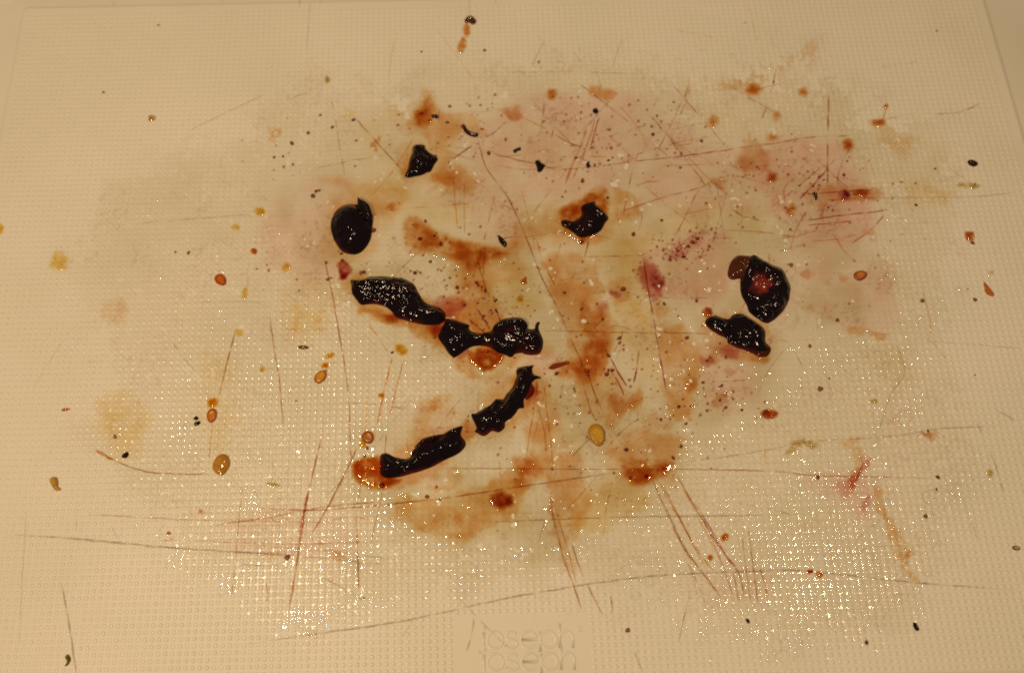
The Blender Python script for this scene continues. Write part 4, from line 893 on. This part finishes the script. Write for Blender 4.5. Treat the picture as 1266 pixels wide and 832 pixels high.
SCR = [
 ([(0,660),(100,666),(210,677),(330,684),(420,692),(480,699)], 1.8, 'grey', .7), ([(60,664),(180,674),(300,683),(345,684)], 2.0, 'grey', .5),
 ([(290,798),(400,782),(500,767),(600,745),(650,735),(740,720),(820,711),(930,706),(1000,706),(1130,720),(1266,730)], 1.8, 'grey', .9),
 ([(590,646),(640,644),(735,640),(830,638),(950,637)], 1.4, 'grey', .8),
 ([(310,628),(400,630),(530,618),(640,602),(720,590),(770,583)], 2.0, 'brown', .5), ([(835,572),(880,567),(950,556),(1000,546),(1100,540),(1160,530),(1240,527)], 1.6, 'grey', .7),
 ([(530,579),(620,579),(720,580),(840,580),(960,583),(1010,588),(1160,591)], 1.4, 'brown', .5),
 ([(292,405),(278,460),(268,500)], 1.8, 'brown', .6), ([(263,520),(258,570)], 1.4, 'amber', .6),
 ([(333,390),(338,425),(346,476),(350,529)], 1.6, 'brown', .5), ([(397,303),(408,350),(418,406),(430,481),(433,542),(436,600)], 1.6, 'brown', .6),
 ([(400,530),(388,580),(378,625),(368,690),(357,758)], 2.2, 'brown', .65), ([(380,610),(374,640),(371,660)], 3.0, 'red', .5),
 ([(486,439),(478,470),(466,526)], 2.2, 'amber', .9), ([(500,442),(490,480),(482,516)], 1.6, 'amber', .6),
 ([(442,553),(420,598),(405,627),(385,660)], 2.2, 'brown', .6), ([(440,633),(442,680),(443,728)], 2.0, 'brown', .6),
 ([(590,165),(600,205),(625,240),(640,270),(654,303),(672,348),(688,378),(704,415)], 1.5, 'brown', .75), ([(704,415),(722,455),(738,492),(745,510)], 1.4, 'brown', .5),
 ([(795,316),(800,350),(806,383),(814,431),(825,490)], 1.7, 'maroon', .9), ([(790,432),(787,455),(783,474)], 1.8, 'maroon', .9),
 ([(755,443),(764,460),(775,478)], 2.2, 'maroon', .9), ([(760,465),(768,480),(772,490)], 1.8, 'maroon', .7), ([(748,430),(756,446)], 1.6, 'maroon', .7),
 ([(437,143),(460,170),(498,212)], 1.8, 'brown', .6), ([(559,197),(570,190),(584,180)], 2.0, 'maroon', .8), ([(600,171),(612,163),(627,150)], 1.4, 'brown', .6),
 ([(643,144),(675,160)], 1.6, 'rust', .6), ([(685,166),(700,175),(720,183)], 1.8, 'brown', .7), ([(608,190),(640,198),(662,203),(690,210)], 1.6, 'brown', .6),
 ([(673,125),(671,145),(668,166)], 1.7, 'brown', .6), ([(689,138),(686,152)], 1.5, 'brown', .6), ([(684,160),(681,172)], 1.6, 'maroon', .8),
 ([(741,144),(735,165),(729,187)], 1.6, 'maroon', .8), ([(726,158),(716,185),(705,210),(698,230)], 3.0, 'rust', .7), ([(736,150),(722,190),(708,222)], 2.2, 'rust', .6),
 ([(781,200),(830,195),(870,190),(911,184)], 1.8, 'maroon', .7), ([(911,184),(950,178),(1000,175)], 1.6, 'brown', .4), ([(690,210),(740,206),(781,200)], 1.6, 'brown', .4),
 ([(1034.5,195),(1012,222),(988,247)], 2.2, 'maroon', .9), ([(1006,240),(1040,237),(1078,235)], 2.0, 'maroon', 1.0), ([(1020,248),(1060,246),(1086,245)], 1.6, 'rust', .7),
 ([(996,273),(1030,268),(1100,260)], 1.7, 'maroon', .8), ([(1078,245),(1130,245),(1200,244),(1266,237)], 1.4, 'grey', .6),
 ([(806,590),(816,615),(832,648),(847,678),(866,705),(894,742)], 2.0, 'brown', .55), ([(812,590),(826,617),(845,650),(863,681),(882,707)], 2.2, 'amber', .7),
 ([(836,585),(850,612),(870,645),(887,673),(914,710),(920,747)], 2.0, 'brown', .6), ([(858,620),(876,650),(895,683),(905,700)], 2.0, 'maroon', .5),
 ([(925,652),(931,700),(937,748)], 1.8, 'brown', .55), ([(939,702),(945,720),(949,738)], 1.8, 'brown', .5), ([(829,646),(840,668),(858,702)], 1.5, 'brown', .5), ([(905,705),(910,725),(913,745)], 1.6, 'brown', .5),
 ([(665,468),(661,500),(655,535),(650,570)], 1.8, 'rust', .6), ([(672,473),(676,505),(680,540),(684,580)], 1.6, 'rust', .6), ([(664,500),(672,530),(676,560)], 1.5, 'rust', .5),
 ([(680,600),(684,640),(697,691),(709,723),(720,757)], 2.0, 'brown', .5), ([(690,640),(702,680),(712,720)], 1.6, 'rust', .5), ([(706,670),(716,700),(726,723),(747,764)], 1.7, 'brown', .5),
 ([(754,735),(757,750),(756,760)], 1.6, 'brown', .6), ([(784,805),(790,820),(797,835)], 1.5, 'grey', .6), ([(726,455),(735,488),(740,505)], 1.2, 'brown', .5),
 ([(76,720),(83,755),(87,781),(95,835)], 1.8, 'grey', .9), ([(32,628),(30,680),(27,726),(24,800)], 1.0, 'grey', .5),
 ([(111,551),(125,559),(137,567),(167,579),(196,585),(262,586)], 1.6, 'brown', .6), ([(118,556),(132,566),(140,568)], 2.2, 'amber', .8),
 ([(328,117),(290,135),(246,156),(232,164)], 1.8, 'olive', 1.0), ([(370,-2),(371,10)], 1.4, 'grey', .7), ([(384,-2),(382,30),(379,62)], 1.1, 'grey', .45), ([(396,-2),(396,8)], 1.2, 'grey', .6),
 ([(137,-2),(141,8)], 1.2, 'grey', .7), ([(272,-2),(276,6)], 1.2, 'grey', .7), ([(580,-2),(580,20)], 1.2, 'grey', .6), ([(613,-2),(612,6)], 1.1, 'grey', .6),
 ([(674,50),(665,66),(657,84)], 1.4, 'grey', .6), ([(768,50),(763,66),(757,84)], 1.4, 'grey', .6), ([(490,45),(484,70),(480,105)], 1.4, 'olive', .8), ([(709,64),(718,78)], 1.4, 'grey', .5),
 ([(625,90),(720,90),(790,92)], 1.4, 'grey', .6), ([(169,276),(230,272),(312,265)], 1.5, 'grey', .55), ([(1145,422),(1200,426),(1266,431)], 1.3, 'grey', .6), ([(1232,508),(1243,513),(1256,521)], 1.5, 'grey', .8),
 ([(669,409),(766,411),(840,412),(885,413)], 1.3, 'brown', .55), ([(1068,570),(1060,590),(1050,610)], 1.6, 'maroon', .5), ([(1108,425),(1118,460),(1100,490),(1086,535)], 1.8, 'grey', .4),
 ([(1195,595),(1140,612),(1170,640)], 1.3, 'grey', .3), ([(1140,360),(1150,400),(1146,425)], 2.2, 'rust', .3), ([(945,420),(970,422),(985,440),(995,460)], 1.4, 'grey', .6), ([(1012,445),(1022,468),(1030,490)], 1.3, 'grey', .5),
 ([(470,620),(400,627),(330,640),(260,650)], 1.8, 'brown', .35), ([(330,676),(400,680),(490,692)], 1.4, 'grey', .5), ([(450,700),(420,685),(390,668)], 1.2, 'grey', .5), ([(330,745),(331,735),(329,720)], 1.4, 'brown', .5),
 ([(400,714),(425,728),(450,742)], 1.3, 'brown', .4), ([(720,470),(728,500),(736,520)], 1.3, 'brown', .5), ([(706,566),(720,550),(732,540)], 1.6, 'grey', .6), ([(580,395),(600,412)], 1.8, 'maroon', .8), ([(590,382),(606,408)], 1.8, 'maroon', .8), ([(612,380),(620,400)], 1.8, 'maroon', .8),
 ([(905,120),(940,128),(990,160)], 1.2, 'grey', .4), ([(790,130),(830,172),(870,215),(910,250)], 1.3, 'rust', .5), ([(812,145),(840,180),(880,200)], 1.2, 'rust', .5), ([(765,130),(790,160),(800,185)], 1.2, 'rust', .5),
 ([(860,235),(900,218),(935,224),(960,232)], 1.3, 'rust', .45), ([(1030,290),(1045,312),(1060,325)], 1.8, 'rust', .5), ([(1150,420),(1170,445)], 1.3, 'grey', .5), ([(980,420),(1040,418),(1110,412)], 1.2, 'olive', .6),
 ([(820,600),(836,632),(856,672),(874,706)], 1.4, 'brown', .5), ([(842,600),(860,634),(880,672),(900,712)], 1.4, 'rust', .45), ([(868,640),(890,690),(908,742)], 1.3, 'brown', .4), ([(917,660),(922,700),(928,745)], 1.3, 'brown', .45), ([(846,690),(862,720),(872,748)], 1.3, 'brown', .4),
 ([(110,636),(250,643),(420,646)], 1.2, 'brown', .35), ([(230,668),(360,672),(500,668)], 1.2, 'brown', .3), ([(300,600),(292,680),(286,740)], 1.3, 'brown', .35), ([(455,470),(450,560),(440,640)], 1.3, 'amber', .5),
 ([(530,180),(560,190),(590,200)], 1.3, 'rust', .5), ([(560,215),(562,240),(566,285)], 1.6, 'rust', .5), ([(574,225),(574,260),(574,290)], 1.5, 'rust', .5), ([(600,300),(598,340),(602,380)], 1.4, 'brown', .4), ([(588,300),(592,330),(606,372)], 1.4, 'brown', .4),
 ([(615,205),(650,210),(700,206)], 1.2, 'brown', .4), ([(640,295),(700,288),(760,296)], 1.1, 'brown', .4), ([(620,295),(645,292)], 1.5, 'maroon', .5), ([(617,570),(620,600)], 1.5, 'rust', .5),
]
for i, (p_, w_, pg, st) in enumerate(SCR): scratch(p_, w_ * .85, pg, st * 1.15, 900 + i * 13, .22)
for i in range(58):                                     # red-stained cuts of the pink corner
    x = random.gauss(860, 140); y = random.gauss(215, 60); L = random.uniform(25, 130)
    a = random.choice([random.gauss(-8, 5), random.gauss(-8, 6), random.gauss(38, 10), random.gauss(-55, 12), random.gauss(105, 8)])
    dx, dy = math.cos(math.radians(a)) * L, math.sin(math.radians(a)) * L
    scratch([(x - dx / 2, y - dy / 2), (x + random.gauss(0, 2), y + random.gauss(0, 2)), (x + dx / 2, y + dy / 2)], random.uniform(1.0, 1.8), random.choice(['rust', 'red', 'rust', 'brown']), random.uniform(.5, .95), 7000 + i * 11)
for i in range(118):                                     # the hair-fine cuts of long use
    x = random.gauss(650, 250); y = random.gauss(400, 190); L = random.uniform(15, 110)
    a = random.choice([random.gauss(95, 14), random.gauss(0, 9), random.gauss(60, 25), random.gauss(125, 20)])
    dx, dy = math.cos(math.radians(a)) * L, math.sin(math.radians(a)) * L
    scratch([(x, y), (x + dx * .5 + random.gauss(0, 2), y + dy * .5 + random.gauss(0, 2)), (x + dx, y + dy)], random.uniform(.8, 1.5), random.choice(['rust', 'brown', 'amber', 'grey']) if abs(x - 640) < 330 else random.choice(['grey', 'olive']), random.uniform(.4, .95), 3000 + i * 11)

scene.cycles.use_denoising = False
scene.cycles.filter_width = 1.9
scene.cycles.use_adaptive_sampling = False
scene.cycles.max_bounces = 8
scene.cycles.transparent_max_bounces = 16
print('objects', len(bpy.data.objects))
